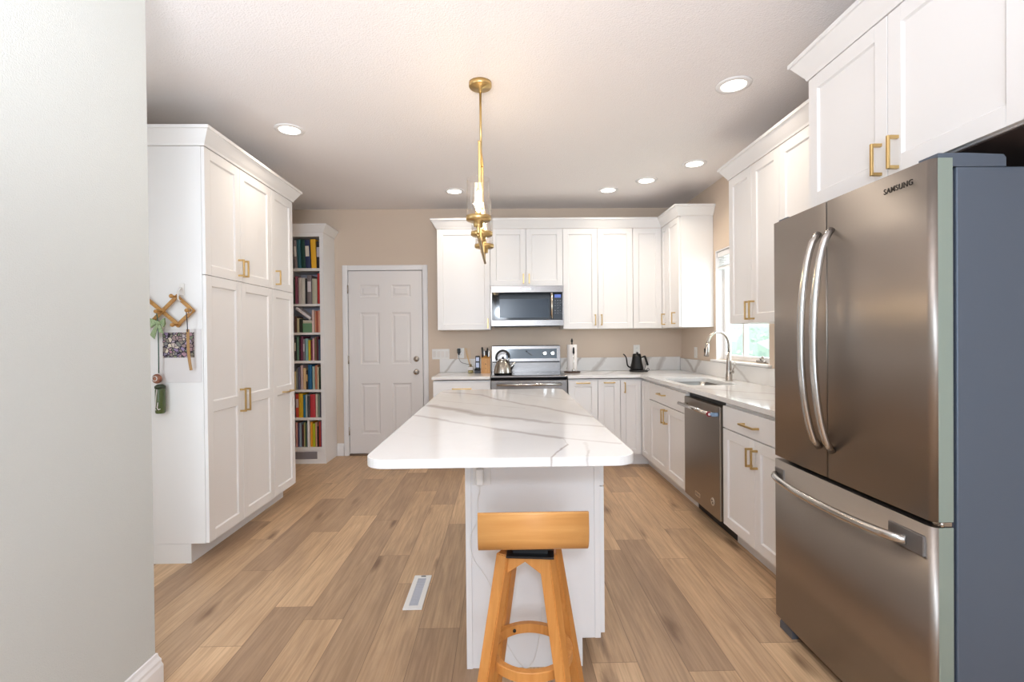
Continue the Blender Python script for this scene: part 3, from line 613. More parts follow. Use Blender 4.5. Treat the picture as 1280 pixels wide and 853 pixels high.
# ------------------------------------------------------------------ island base
t = thing('kitchen_island', 'white island cabinet with plain end panel under the veined worktop', 'island', (0.12, 2.7, 0))
bm = B(); bx(bm, -0.152, 0.371, 1.925, 3.56, 0.113, 0.8835, 0); bx(bm, -0.152, 0.300, 1.925, 3.56, 0, 0.1125, 0); obj('body', bm, WHITE, t)
bm = B()
prism(bm, [(-0.152, 0), (0.300, 0), (0.300, 0.112), (0.371, 0.112), (0.371, 0.8835), (-0.152, 0.8835)], 1.9065, 1.9245, 'Y')
bx(bm, -0.154, -0.131, 1.9014, 1.9065, 0, 0.883, 0.001); bx(bm, 0.350, 0.372, 1.9014, 1.9065, 0.113, 0.883, 0.001)
obj('end_panel', bm, WHITE, t)
iy = [1.925, 2.47, 3.015, 3.56]
for k in range(3):
    y0, y1 = iy[k], iy[k + 1]
    bm = flat_front(y1 - y0 - 0.004, 0.155); bmesh.ops.transform(bm, matrix=frame('E', 0.393, y0 + 0.002, 0.705), verts=bm.verts[:]); d = obj('drawer', bm, WHITE, t)
    bm = pull(0.27, 0.078, 0.14, False); bmesh.ops.transform(bm, matrix=frame('E', 0.393, y0 + 0.002, 0.705), verts=bm.verts[:]); obj('handle', bm, BRASS, d, 'brass bar handle')
    bm = shaker(y1 - y0 - 0.004, 0.583); bmesh.ops.transform(bm, matrix=frame('E', 0.393, y0 + 0.002, 0.118), verts=bm.verts[:]); d = obj('door', bm, WHITE, t)
    bm = pull(0.50, 0.50, 0.12, True); bmesh.ops.transform(bm, matrix=frame('E', 0.393, y0 + 0.002, 0.118), verts=bm.verts[:]); obj('handle', bm, BRASS, d, 'brass bar handle')
# island outlet with charger and cable
t = thing('wall_outlet', 'white outlet under the overhang at the top of the island end panel', 'outlet', (-0.09, 1.906, 0.735))
bm = B(); bx(bm, -0.125, -0.053, 1.9005, 1.9062, 0.722, 0.842, 0.002, seg=2); obj('cover_plate', bm, PLASTW, t)
for z in (0.752, 0.805):
    bm = B(); bx(bm, -0.105, -0.073, 1.8985, 1.9003, z - 0.014, z + 0.014, 0.0008); obj('socket', bm, PLASTW, t)
t = thing('phone_charger', 'small white plug-in charger with a thin white cable hanging down the island end panel', 'charger', (-0.095, 1.88, 0.73))
bm = B(); bx(bm, -0.109, -0.081, 1.862, 1.898, 0.730, 0.792, 0.004, seg=2); obj('plug', bm, PLASTW, t)
bm = B()
cpts = [(-0.095, 1.87, 0.731), (-0.097, 1.878, 0.70), (-0.105, 1.892, 0.665), (-0.107, 1.895, 0.587), (-0.135, 1.895, 0.52), (-0.125, 1.895, 0.44), (-0.074, 1.895, 0.36), (-0.044, 1.895, 0.28), (-0.02, 1.895, 0.16), (0.022, 1.895, 0.067), (0.069, 1.888, 0.012), (0.105, 1.892, 0.031), (0.128, 1.895, 0.112), (0.138, 1.895, 0.19), (0.142, 1.895, 0.24)]
def smooth_path(pts, n=6):
    P = [Vector(p) for p in pts]; out = []
    for i in range(len(P) - 1):
        a = P[max(i - 1, 0)]; b = P[i]; c = P[i + 1]; d = P[min(i + 2, len(P) - 1)]
        for k in range(n):
            s = k / n; out.append(0.5 * ((2 * b) + (c - a) * s + (2 * a - 5 * b + 4 * c - d) * s * s + (3 * b - a - 3 * c + d) * s ** 3))
    out.append(P[-1]); return out
tube(bm, smooth_path(cpts), 0.0016, 6); obj('cable', bm, PLASTW, t)

# ------------------------------------------------------------------ bar stool
t = thing('bar_stool', 'honey wood swivel stool with low curved back and round footring, in front of the island', 'stool', (0.083, 1.61, 0))
bm = B()
pr = [(1.805, 0.628), (1.79, 0.638), (1.74, 0.644), (1.62, 0.646), (1.53, 0.647), (1.485, 0.650), (1.458, 0.661), (1.443, 0.680), (1.437, 0.705), (1.437, 0.740), (1.441, 0.776)]
up = smooth_path([(0, a, b) for a, b in pr], 4)
off = []
for i, p in enumerate(up):
    d = (up[min(i + 1, len(up) - 1)] - up[max(i - 1, 0)]).normalized(); nn = Vector((0, d.z, -d.y)); off.append(p + nn * 0.013)
poly = [(p.y, p.z) for p in up] + [(p.y, p.z) for p in reversed(off)]
prism(bm, poly, -0.081, 0.249, 'X', smooth=False)
for f in bm.faces:
    if len(f.verts) == 4: f.smooth = True
so = obj('seat', bm, STOOLW, t, 'bent plywood seat with low back')
bm = B(); Rz = T(0.085, 1.60, 0) @ Matrix.Rotation(-0.10, 4, 'Z')
bx(bm, -0.075, 0.075, -0.085, 0.085, 0.6045, 0.612, 0.001, M=Rz); bx(bm, -0.055, 0.055, -0.06, 0.06, 0.612, 0.628, 0, M=Rz); bx(bm, -0.07, 0.07, -0.075, 0.075, 0.628, 0.638, 0.001, M=Rz)
obj('swivel_plate', bm, BLACKP, t, 'black swivel plate')
C0 = Vector((0.080, 1.625, 0)); rot0 = math.radians(-12)
def leg_center(k, z):
    a = math.radians(45 + 90 * k) + rot0; r = 0.096 + (0.222 - 0.096) * (1 - z / 0.60)
    return C0 + Vector((math.cos(a) * r, math.sin(a) * r, z))
for k in range(4):
    bm = B(); a = math.radians(45 + 90 * k) + rot0
    ed = Vector((math.cos(a), math.sin(a), 0)); et = Vector((-ed.y, ed.x, 0))
    rings = []
    for z, s in ((0.0, 0.017), (0.30, 0.019), (0.603, 0.021)):
        c = leg_center(k, z); q = math.radians(0)
        # square section with a face turned to each neighbour
        q = math.radians(23); u = ed * math.cos(q) + et * math.sin(q); v = et * math.cos(q) - ed * math.sin(q)
        rings.append([bm.verts.new(c + p) for p in (u * s + v * s, u * s - v * s, -u * s - v * s, -u * s + v * s)])
    for A, C in zip(rings, rings[1:]):
        for j in range(4): bm.faces.new((A[j], A[(j + 1) % 4], C[(j + 1) % 4], C[j]))
    bm.faces.new(rings[0]); bm.faces.new(list(reversed(rings[-1])))
    bmesh.ops.bevel(bm, geom=bm.edges[:], offset=0.003, segments=2, affect='EDGES')
    obj('leg', bm, STOOLL, t)
for k in range(4):
    # mitred rail between neighbouring leg tops: flat on top, inverted V below
    a = leg_center(k, 0.6); b = leg_center((k + 1) % 4, 0.6); d = (b - a); L = d.length; d.normalize(); n = Vector((d.y, -d.x, 0))
    if n.dot((a + b) / 2 - C0) < 0: n = -n
    bm = B(); th = 0.017
    pl = [(0.0, 0.6035), (L, 0.6035), (L - 0.004, 0.540), (L / 2, 0.584), (0.004, 0.540)]
    A = [bm.verts.new(Vector((a.x, a.y, 0)) + d * p[0] + n * th + Vector((0, 0, p[1]))) for p in pl]; Bq = [bm.verts.new(Vector((a.x, a.y, 0)) + d * p[0] - n * th + Vector((0, 0, p[1]))) for p in pl]
    bm.faces.new(A); bm.faces.new(list(reversed(Bq)))
    for j in range(5): bm.faces.new((A[j], A[(j + 1) % 5], Bq[(j + 1) % 5], Bq[j]))
    obj('top_rail', bm, STOOLL, t)
bm = B(); lathe(bm, [(0.119, 0.235), (0.139, 0.235), (0.141, 0.237), (0.141, 0.265), (0.139, 0.267), (0.119, 0.267)], (C0.x, C0.y, 0), 56, closed=True, smooth=False)
obj('footring', bm, STOOLL, t, 'round wooden footring')
bm = B(); c = leg_center(2, 0.235) + Vector((0.05, 0.02, 0)); lathe(bm, [(0, 0), (0.006, 0), (0.006, 0.004), (0, 0.004)], (C0.x - 0.05, C0.y + 0.1035, 0.251), 12, axis='Y'); obj('bolt', bm, BLACKP, t)

# ------------------------------------------------------------------ floor register
t = thing('floor_vent', 'white slotted floor register in the plank floor left of the island', 'vent', (-0.446, 2.49, 0))
bm = B(); x0, x1, y0, y1 = -0.492, -0.401, 2.325, 2.655
for q in ((x0, x0 + 0.024, y0, y1), (x1 - 0.024, x1, y0, y1), (x0 + 0.024, x1 - 0.024, y0, y0 + 0.03), (x0 + 0.024, x1 - 0.024, y1 - 0.03, y1)): bx(bm, q[0], q[1], q[2], q[3], 0.0005, 0.007, 0.001)
obj('frame', bm, PLASTW, t)
bm = B(); bx(bm, x0 + 0.02, x1 - 0.02, y0 + 0.02, y1 - 0.02, 0.0005, 0.0015); obj('shadow_box', bm, mat('vent_inside', (70, 66, 70), 0.8), t)
bm = B()
for k in range(22):
    y = y0 + 0.034 + k * 0.0122; bx(bm, x0 + 0.0245, x1 - 0.0245, y, y + 0.0075, 0.002, 0.006, 0)
obj('louvre', bm, mat('vent_louvre', (196, 196, 204), 0.5), t)
bm = B(); bx(bm, -0.455, -0.43, 2.637, 2.643, 0.0071, 0.0095, 0.0005); obj('damper_lever', bm, BLACKP, t)

# ------------------------------------------------------------------ fridge
FX = 1.199; FY0, FYm, FY1 = 1.347, 1.789, 2.150; FZT = 1.787; FZG = 0.752
t = thing('refrigerator', 'large stainless steel french-door refrigerator at the right', 'refrigerator', (1.6, 1.75, 0))
bm = B(); bx(bm, 1.275, 1.985, FY0 + 0.004, FY1 - 0.004, 0.03, 1.764, 0.004, seg=2); bx(bm, 1.30, 1.97, FY0 + 0.03, FY1 - 0.03, 0.0, 0.03); obj('body', bm, FRSIDE, t)
bm = B(); bx(bm, 1.262, 1.2748, FY0 + 0.012, FY1 - 0.012, 0.06, 1.756); obj('gasket', bm, GASKET, t)
def fdoor(y0, y1, z0, z1, name, lab, rnear=0.02, rfar=0.006):
    bm = B(); X1 = 1.261; pts = []
    n = 8
    # outline in plan: slightly bowed front, rounded vertical edges
    def bow(y): return FX + 0.004 * (abs(y - FYm) / 0.44) ** 2
    for k in range(n + 1):
        a = PI / 2 * k / n; pts.append((bow(y0) + rnear - rnear * math.sin(a), y0 + rnear - rnear * math.cos(a)))
    for k in range(1, 6): y = y0 + rnear + (y1 - rfar - y0 - rnear) * k / 6; pts.append((bow(y), y))
    for k in range(n + 1):
        a = PI / 2 * k / n; pts.append((bow(y1) + rfar - rfar * math.cos(a), y1 - rfar + rfar * math.sin(a)))
    pts += [(X1, y1), (X1, y0)]
    prism(bm, pts, z0, z1, 'Z')
    for f in bm.faces:
        f.material_index = 0
        c = f.calc_center_median()
        if len(f.verts) == 4:
            f.smooth = True
            if c.y < y0 + 0.004 and c.x > FX + rnear + 0.002: f.material_index = 1; f.smooth = False
            if c.x > X1 - 0.001: f.smooth = False
    return obj(name, bm, [FRST, FREDGE], t, lab)
fd = fdoor(FYm + 0.002, FY1, FZG + 0.012, FZT, 'door', 'left refrigerator door', 0.004, 0.01)
nd = fdoor(FY0, FYm - 0.002, FZG + 0.012, FZT, 'door', 'right refrigerator door with maker name', 0.02, 0.004)
fz = fdoor(FY0, FY1, 0.055, FZG - 0.004, 'freezer_drawer', 'wide stainless freezer drawer', 0.02, 0.01)
def vhandle(y, parent):
    bm = B(); pts = []; n = 22
    for k in range(n + 1):
        s = k / n; z = 0.868 + (1.678 - 0.868) * s; bowx = 0.070 * (1 - (2 * s - 1) ** 2) ** 0.62 if 0 < s < 1 else 0
        pts.append((FX - 0.006 - bowx, y, z))
    tube(bm, pts, 0.0125, 14, flat=1.15, fdir=(0, 1, 0))
    obj('handle', bm, mat('handle_stainless', (205, 203, 200), 0.2, 1.0), parent, 'curved stainless handle')
vhandle(1.826, fd); vhandle(1.752, nd)
bm = B(); pts = []
for k in range(25):
    s = k / 24; pts.append((FX - 0.008 - 0.060 * (1 - (2 * s - 1) ** 2) ** 0.6, 1.425 + (2.125 - 1.425) * s, 0.683))
tube(bm, pts, 0.013, 14, flat=1.1, fdir=(0, 0, 1)); obj('handle', bm, MATS['handle_stainless'], fz, 'curved stainless freezer handle')
for y0, y1 in ((1.372, 1.50), (2.07, 2.135)):
    bm = B(); bx(bm, FX - 0.004, FX + 0.006, y0, y1, 0.655, 0.715, 0.002); obj('handle_plate', bm, mat('handle_plate_grey', (132, 128, 126), 0.4, 0.8), fz)
# hinge covers
for y0, y1, lab in ((FY0 + 0.006, FY0 + 0.07, 'near top hinge cover'), (FY1 - 0.07, FY1 - 0.006, None)):
    bm = B(); prism(bm, [(1.225, 1.7875), (1.225, 1.802), (1.30, 1.803), (1.412, 1.799), (1.42, 1.790), (1.42, 1.765), (1.2625, 1.765), (1.2625, 1.7875)], y0, y1, 'Y'); obj('hinge_cover', bm, FRSIDE, t, lab)
bm = B(); bx(bm, 1.225, 1.262, FY0 + 0.004, FY0 + 0.03, FZG - 0.0035, FZG + 0.0115, 0.002); tube(bm, [(1.232, FY0 + 0.006, FZG - 0.0035), (1.232, FY0 + 0.006, FZG + 0.0115)], 0.007, 10); obj('middle_hinge', bm, NICK, t)
bm = B(); bx(bm, 1.245, 1.29, FY0 + 0.02, FY1 - 0.02, 0.012, 0.05, 0.003); obj('bottom_grille', bm, GASKET, t)
for yy in (FY1 - 0.06, FY0 + 0.06):
    bm = B(); prism(bm, [(1.215, 0.0), (1.215, 0.028), (1.228, 0.044), (1.243, 0.05), (1.243, 0.0)], yy - 0.045, yy + 0.045, 'Y'); obj('foot_cover', bm, mat('foot_grey', (96, 98, 104), 0.5), t)
def text_mesh(body, size, depth=0.001, font_scale=(1, 1)):
    cu = bpy.data.curves.new('lettering', 'FONT'); cu.body = body; cu.size = size; cu.extrude = depth / 2; cu.align_x = 'CENTER'; cu.align_y = 'CENTER'; cu.offset = size * 0.012; cu.space_character = 1.12
    o = bpy.data.objects.new('tmp', cu); COL.objects.link(o)
    dg = bpy.context.evaluated_depsgraph_get(); me = bpy.data.meshes.new_from_object(o.evaluated_get(dg))
    bpy.data.objects.remove(o); bm = bmesh.new(); bm.from_mesh(me); bpy.data.meshes.remove(me); return bm
bm = text_mesh('SAMSUNG', 0.030, 0.002); w_ = max(v.co.x for v in bm.verts) - min(v.co.x for v in bm.verts)
bmesh.ops.scale(bm, vec=(0.108 / w_, 0.8, 1), verts=bm.verts[:])
# text local x -> -Y, local y -> Z, normal -> -X
bmesh.ops.transform(bm, matrix=Matrix(((0, 0, -1, FX + 0.0008), (-1, 0, 0, 1.462), (0, 1, 0, 1.739), (0, 0, 0, 1))), verts=bm.verts[:])
obj('maker_lettering', bm, mat('dark_chrome_letters', (60, 58, 60), 0.3, 0.8), nd)

# ------------------------------------------------------------------ dishwasher
t = thing('dishwasher', 'stainless dishwasher under the counter between the sink cabinet and the fridge', 'dishwasher', (1.65, 3.335, 0))
DY0, DY1 = 3.031, 3.640; DXF = 1.352
bm = B(); bx(bm, DXF + 0.045, 1.96, DY0, DY1, 0.10, 0.868); bx(bm, 1.46, 1.96, DY0, DY1, 0.0, 0.0995); obj('tub', bm, BLACKP, t, 'black body behind the door')
bm = B(); bx(bm, DXF, DXF + 0.044, DY0 + 0.006, DY1 - 0.006, 0.122, 0.845, 0.005, seg=2); dd = obj('door', bm, DWST, t)
bm = B(); tube(bm, [(DXF - 0.050, DY0 + 0.055, 0.795), (DXF - 0.050, DY1 - 0.03, 0.795)], 0.0125, 16)
hb = obj('handle', bm, mat('handle_stainless', (205, 203, 200), 0.2, 1.0), dd, 'round bar handle')
for y in (DY0 + 0.105, DY1 - 0.075):
    bm = B(); bx(bm, DXF - 0.046, DXF - 0.0005, y - 0.011, y + 0.011, 0.787, 0.803, 0.002); obj('handle_bracket', bm, NICK, dd)
bm = B(); lathe(bm, [(0, -0.014), (0.0165, -0.014), (0.0165, -0.0005), (0, -0.0005)], (DXF - 0.050, DY0 + 0.055, 0.795), 20, axis='Y', smooth=False); obj('handle_medallion', bm, mat('medallion_red', (140, 30, 44), 0.3), dd, 'red ringed medallion on the handle end')
bm = B(); lathe(bm, [(0, -0.0155), (0.008, -0.0155), (0.008, -0.0142), (0, -0.0142)], (DXF - 0.050, DY0 + 0.055, 0.795), 16, axis='Y', smooth=False); obj('medallion_centre', bm, PLASTW, dd)
bm = B(); bx(bm, DXF - 0.045, DXF - 0.0005, DY0 + 0.016, DY0 + 0.05, 0.782, 0.808, 0.003); obj('handle_mount', bm, mat('pale_blue_reflective', (150, 180, 215), 0.15, 0.8), dd, 'shiny bluish end mount')
bm = B()
for q in ((3.345, 3.43, 0.194, 0.199), (3.345, 3.43, 0.169, 0.174), (3.345, 3.350, 0.174, 0.194), (3.425, 3.43, 0.174, 0.194)): bx(bm, DXF - 0.0015, DXF - 0.0002, q[0], q[1], q[2], q[3])
obj('name_plate', bm, CHROME, dd)
bm = B(); lathe(bm, [(0, -0.003), (0.026, -0.003), (0.026, -0.0002), (0, -0.0002)], (DXF, 3.142, 0.215), 28, axis='X', smooth=False); bg_ = obj('round_badge', bm, mat('badge_pale', (200, 190, 178), 0.4, 0.3), dd, 'pale round badge')
bm = B()
for y, z in ((3.148, 0.222), (3.137, 0.208)): lathe(bm, [(0, -0.005), (0.006, -0.005), (0.006, -0.0032), (0, -0.0032)], (DXF, y, z), 12, axis='X', smooth=False)
obj('badge_mark', bm, BLACKP, dd)

# ------------------------------------------------------------------ range
RX0, RX1, RYF = -0.1275, 0.630, 4.80
t = thing('range', 'stainless steel range with black glass cooktop, under the microwave', 'range', (0.25, 5.12, 0))
bm = B(); bx(bm, RX0, RX1, RYF + 0.045, 5.43, 0.05, 0.898); bx(bm, RX0 + 0.03, RX1 - 0.03, RYF + 0.08, 5.40, 0, 0.05); obj('body', bm, STEEL, t)
bm = B(); bx(bm, RX0, RX1, RYF, 5.43, 0.8985, 0.9155, 0.003); obj('cooktop_frame', bm, STEEL, t)
bm = B(); bx(bm, RX0 + 0.012, RX1 - 0.012, RYF + 0.03, 5.335, 0.9158, 0.9185); ct_ = obj('cooktop', bm, BLACKG, t, 'black glass cooktop')
bm = B()
for cx, cy, r in ((0.04, 4.99, 0.09), (0.46, 4.99, 0.115), (0.05, 5.22, 0.075), (0.46, 5.22, 0.075)): lathe(bm, [(r - 0.003, 0.91855), (r, 0.91855), (r, 0.9189), (r - 0.003, 0.9189)], (cx, cy, 0), 40, closed=True, smooth=False)
obj('burner_ring', bm, mat('burner_grey', (70, 70, 74), 0.3), ct_)
bm = B(); bx(bm, RX0 + 0.002, RX1 - 0.002, RYF + 0.02, RYF + 0.0448, 0.872, 0.898); obj('top_gap', bm, BLACKG, t, 'dark strip under the cooktop edge')
bm = B(); bx(bm, RX0 + 0.003, RX1 - 0.003, RYF - 0.002, RYF + 0.044, 0.23, 0.870, 0.004, seg=2); od = obj('oven_door', bm, STEEL, t)
bm = B(); bx(bm, RX0 + 0.12, RX1 - 0.12, RYF - 0.004, RYF - 0.0022, 0.36, 0.70, 0.0005); obj('oven_window', bm, BLACKG, od)
bm = B(); tube(bm, [(RX0 + 0.06, RYF - 0.055, 0.833), (RX1 - 0.06, RYF - 0.055, 0.833)], 0.0125, 16); obj('handle', bm, MATS['handle_stainless'], od, 'horizontal stainless bar handle')
for x in (RX0 + 0.085, RX1 - 0.085):
    bm = B(); bx(bm, x - 0.012, x + 0.012, RYF - 0.050, RYF - 0.0022, 0.825, 0.841, 0.002); obj('handle_bracket', bm, STEEL, od)
bm = B(); bx(bm, RX0 + 0.003, RX1 - 0.003, RYF, RYF + 0.044, 0.055, 0.224, 0.003); obj('warming_drawer', bm, STEEL, t)
# backguard
bm = B(); prism(bm, [(5.343, 0.916), (5.343, 1.018), (5.352, 1.018), (5.352, 1.028), (5.335, 1.032), (5.345, 1.197), (5.352, 1.205), (5.43, 1.205), (5.43, 0.916)], RX0 + 0.004, RX1 - 0.008, 'X'); bg2 = obj('backguard', bm, STEEL, t)
def on_guard(z): return 5.335 + 0.010 * (z - 1.032) / 0.165
bm = B(); z0, z1 = 1.062, 1.168; prism(bm, [(on_guard(z0) - 0.003, z0), (on_guard(z1) - 0.003, z1), (on_guard(z1) - 0.0002, z1), (on_guard(z0) - 0.0002, z0)], 0.03, 0.585, 'X'); obj('control_panel', bm, mat('control_glass', (44, 56, 68), 0.12), bg2, 'dark glass control panel')
bm = B(); bx(bm, RX0 + 0.01, RX1 - 0.014, 5.3425, 5.351, 1.0185, 1.027); obj('vent_slot', bm, BLACKP, bg2)
for x in (0.452, 0.537):
    z = 1.118; bm = B(); lathe(bm, [(0, -0.026), (0.019, -0.026), (0.022, -0.022), (0.022, -0.006), (0.026, -0.003), (0.026, 0), (0, 0)], (x, on_guard(z) - 0.0032, z), 24, axis='Y', smooth=False); bx(bm, x - 0.003, x + 0.003, on_guard(z) - 0.034, on_guard(z) - 0.0292, z - 0.018, z + 0.018, 0.001); obj('control_knob', bm, CHROME, bg2)
bm = B(); lathe(bm, [(0, -0.002), (0.008, -0.002), (0.008, 0), (0, 0)], (0.255, on_guard(1.14) - 0.0032, 1.14), 16, axis='Y'); prism(bm, [(0.262, 1.133), (0.318, 1.098), (0.314, 1.092), (0.280, 1.108)], on_guard(1.11) - 0.0045, on_guard(1.11) - 0.0034, 'Y'); obj('panel_emblem', bm, mat('emblem_dark', (16, 18, 22), 0.3), bg2)

# ------------------------------------------------------------------ microwave
t = thing('microwave', 'stainless over-the-range microwave with black glass door', 'microwave', (0.25, 5.25, 1.412))
MX0, MX1, MYF, MZ0, MZ1 = -0.1245, 0.6285, 5.045, 1.412, 1.8265
bm = B(); bx(bm, MX0, MX1, MYF + 0.031, 5.44, MZ0 + 0.004, MZ1); obj('body', bm, mat('microwave_case', (150, 146, 142), 0.4, 0.9), t)
bm = B(); bx(bm, MX0, MX1, MYF, MYF + 0.03, MZ0, MZ0 + 0.062, 0.002); bx(bm, MX0, MX1, MYF, MYF + 0.03, MZ1 - 0.068, MZ1, 0.002); bx(bm, MX0, MX0 + 0.012, MYF, MYF + 0.03, MZ0 + 0.062, MZ1 - 0.068); bx(bm, MX1 - 0.012, MX1, MYF, MYF + 0.03, MZ0 + 0.062, MZ1 - 0.068); fr_ = obj('front_frame', bm, STEEL, t, 'stainless front frame')
bm = B(); bx(bm, MX0 + 0.0122, 0.515, MYF - 0.002, MYF + 0.0295, MZ0 + 0.0625, MZ1 - 0.0685, 0.002); md_ = obj('door', bm, BLACKG, t, 'black glass microwave door')
bm = B(); bx(bm, MX0 + 0.09, 0.475, MYF - 0.0035, MYF - 0.0022, MZ0 + 0.085, MZ1 - 0.135, 0.0004); obj('door_window', bm, OVWIN, md_)
bm = B(); bx(bm, 0.517, MX1 - 0.0122, MYF - 0.002, MYF + 0.0295, MZ0 + 0.0625, MZ1 - 0.0685, 0.002); cp = obj('control_panel', bm, BLACKG, t)
bm = B(); bx(bm, 0.535, 0.60, MYF - 0.0032, MYF - 0.0022, MZ1 - 0.125, MZ1 - 0.092); obj('display', bm, mat('display_blue', (40, 52, 96), 0.2, emit=((90, 120, 210), 0.6)), cp)
for r_ in range(6):
    for c_ in range(3):
        if r_ == 3 and c_ != 1: continue
        bm = B(); x = 0.542 + c_ * 0.026; z = MZ1 - 0.155 - r_ * 0.026; bx(bm, x - 0.006, x + 0.006, MYF - 0.0030, MYF - 0.0022, z - 0.004, z + 0.004); obj('button', bm, mat('button_grey', (110, 112, 120), 0.4), cp)
bm = B(); tube(bm, [(0.502, MYF - 0.038, MZ0 + 0.075), (0.502, MYF - 0.038, MZ1 - 0.078)], 0.010, 14)
for z in (MZ0 + 0.09, MZ1 - 0.092): bx(bm, 0.494, 0.510, MYF - 0.034, MYF - 0.0022, z - 0.01, z + 0.01)
obj('handle', bm, mat('microwave_handle', (214, 204, 190), 0.25, 1.0), md_, 'vertical stainless handle')
bm = B(); bx(bm, 0.200, 0.295, MYF - 0.0025, MYF - 0.0002, MZ1 - 0.046, MZ1 - 0.022, 0.0006); np_ = obj('name_plate', bm, mat('plate_silver', (214, 214, 214), 0.3, 0.5), fr_)
bm = text_mesh('KitchenAid', 0.017, 0.0008); bmesh.ops.transform(bm, matrix=Matrix(((1, 0, 0, 0.2475), (0, 0, -1, MYF - 0.0027), (0, 1, 0, MZ1 - 0.034), (0, 0, 0, 1))), verts=bm.verts[:]); 
tl = obj('maker_lettering', bm, mat('plate_letters', (70, 68, 70), 0.5), fr_)
bm = B(); bx(bm, MX0 + 0.03, MX1 - 0.03, MYF + 0.04, 5.42, MZ0 - 0.006, MZ0 + 0.0035); obj('grease_filter', bm, BLACKP, t, 'dark underside filter')

# ------------------------------------------------------------------ sink and faucet
t = thing('kitchen_sink', 'stainless undermount sink set into the right-hand worktop', 'sink', ((SX0 + SX1) / 2, (SY0 + SY1) / 2, 0.69))
bm = B(); loops = []
for ins, z in ((-0.012, 0.8805), (0.004, 0.8805), (0.004, 0.72), (0.03, 0.695)):
    loops.append([bm.verts.new((x, y, z)) for x, y in rrect(SX0 + ins, SX1 - ins, SY0 + ins, SY1 - ins, 0.05, 6)])
for a, b in zip(loops, loops[1:]):
    for k in range(len(a)): f = bm.faces.new((a[k], a[(k + 1) % len(a)], b[(k + 1) % len(b)], b[k])); f.smooth = True
bm.faces.new(loops[-1])
sk = obj('bowl', bm, mat('sink_steel', (130, 128, 126), 0.34, 1.0), t)
md = sk.modifiers.new('s', 'SOLIDIFY'); md.thickness = 0.0015; md.offset = 1
bm = B(); lathe(bm, [(0, 0.0), (0.04, 0.0), (0.045, 0.003), (0.03, 0.005), (0, 0.003)], ((SX0 + SX1) / 2, 4.03, 0.6975), 24); obj('drain', bm, CHROME, t)
t = thing('faucet', 'brushed nickel gooseneck faucet behind the sink', 'faucet', (1.888, 4.055, CT))
fx, fy = 1.888, 4.055
bm = B(); lathe(bm, [(0, 0.001), (0.029, 0.001), (0.029, 0.006), (0.026, 0.010), (0.0255, 0.055), (0.0235, 0.060), (0.022, 0.10), (0.019, 0.16), (0.0155, 0.24), (0, 0.24)], (fx, fy, CT), 28); obj('base', bm, NICK, t)
bm = B(); arc = [(fx, fy, CT + 0.235), (fx, fy, CT + 0.30)]
dirv = Vector((-0.96, -0.26, 0)).normalized(); R_ = 0.105
for k in range(1, 17):
    a = PI * k / 16 * 0.97; c = Vector((fx, fy, CT + 0.30)) + dirv * R_; p = c - dirv * R_ * math.cos(a) + Vector((0, 0, R_ * 1.05 * math.sin(a))); arc.append(tuple(p))
tube(bm, arc, 0.0115, 14); obj('spout', bm, NICK, t, 'curved gooseneck spout')
e = Vector(arc[-1]); bm = B(); tube(bm, [tuple(e + Vector((0, 0, 0.004))), tuple(e + Vector((-0.004, -0.001, -0.03))), tuple(e + Vector((-0.012, -0.003, -0.095))), tuple(e + Vector((-0.013, -0.003, -0.102)))], [0.014, 0.0165, 0.021, 0.019], 18); obj('spray_head', bm, NICK, t, 'pull-down spray head')
bm = B(); bx(bm, e.x - 0.030, e.x - 0.017, e.y - 0.009, e.y + 0.003, e.z - 0.072, e.z - 0.035, 0.002); obj('spray_button', bm, BLACKP, t)
bm = B(); tube(bm, [(fx, fy, CT + 0.075), (fx + 0.012, fy - 0.045, CT + 0.078)], 0.014, 14); tube(bm, [(fx + 0.010, fy - 0.04, CT + 0.08), (fx + 0.016, fy - 0.055, CT + 0.115), (fx + 0.02, fy - 0.06, CT + 0.165)], [0.006, 0.005, 0.004], 10); obj('lever', bm, NICK, t, 'single side lever')

# ------------------------------------------------------------------ recessed lights
CANS = [((-1.442, 3.368), 'recessed ceiling light above the pantry cabinets at the left'), ((1.331, 2.779), 'recessed ceiling light nearest to the fridge cabinet'), ((1.605, 4.047), 'recessed ceiling light above the sink, beside the right wall cabinets'),
        ((1.330, 4.478), 'recessed ceiling light second from the far end of the right-hand row'), ((1.038, 4.767), 'recessed ceiling light at the far end of the right-hand row, above the wall cabinets'), ((-0.461, 4.784), 'recessed ceiling light just left of the glass shades of the pendant')]
DISC = emission('downlight_lens', (255, 246, 232), 9.0)
first = None
for (x, y), lab in CANS:
    t = thing('recessed_light', lab, 'light', (x, y, ZC), 'recessed ceiling lights')
    if first is None:
        bm = B(); lathe(bm, [(0.066, -0.002), (0.070, -0.0085), (0.096, -0.0045), (0.098, -0.0005), (0.066, -0.0005)], (x, y, ZC), 40, closed=True); a = obj('trim_ring', bm, TRIMW, t)
        bm = B(); lathe(bm, [(0, -0.0015), (0.0662, -0.0015), (0.0662, -0.0045), (0, -0.0045)], (x, y, ZC), 32, smooth=False); b = obj('lens', bm, DISC, t, 'glowing lens'); first = (a, b)
    else:
        for q in first:
            c = q.copy(); COL.objects.link(c); c.parent = t
    lamp('downlight_glow', 'AREA', (0, 0, -0.014), 2.3, (1.0, 0.87, 0.72), 0.12, None, (0, 0, 0), 'DISK', math.radians(125), parent=t)

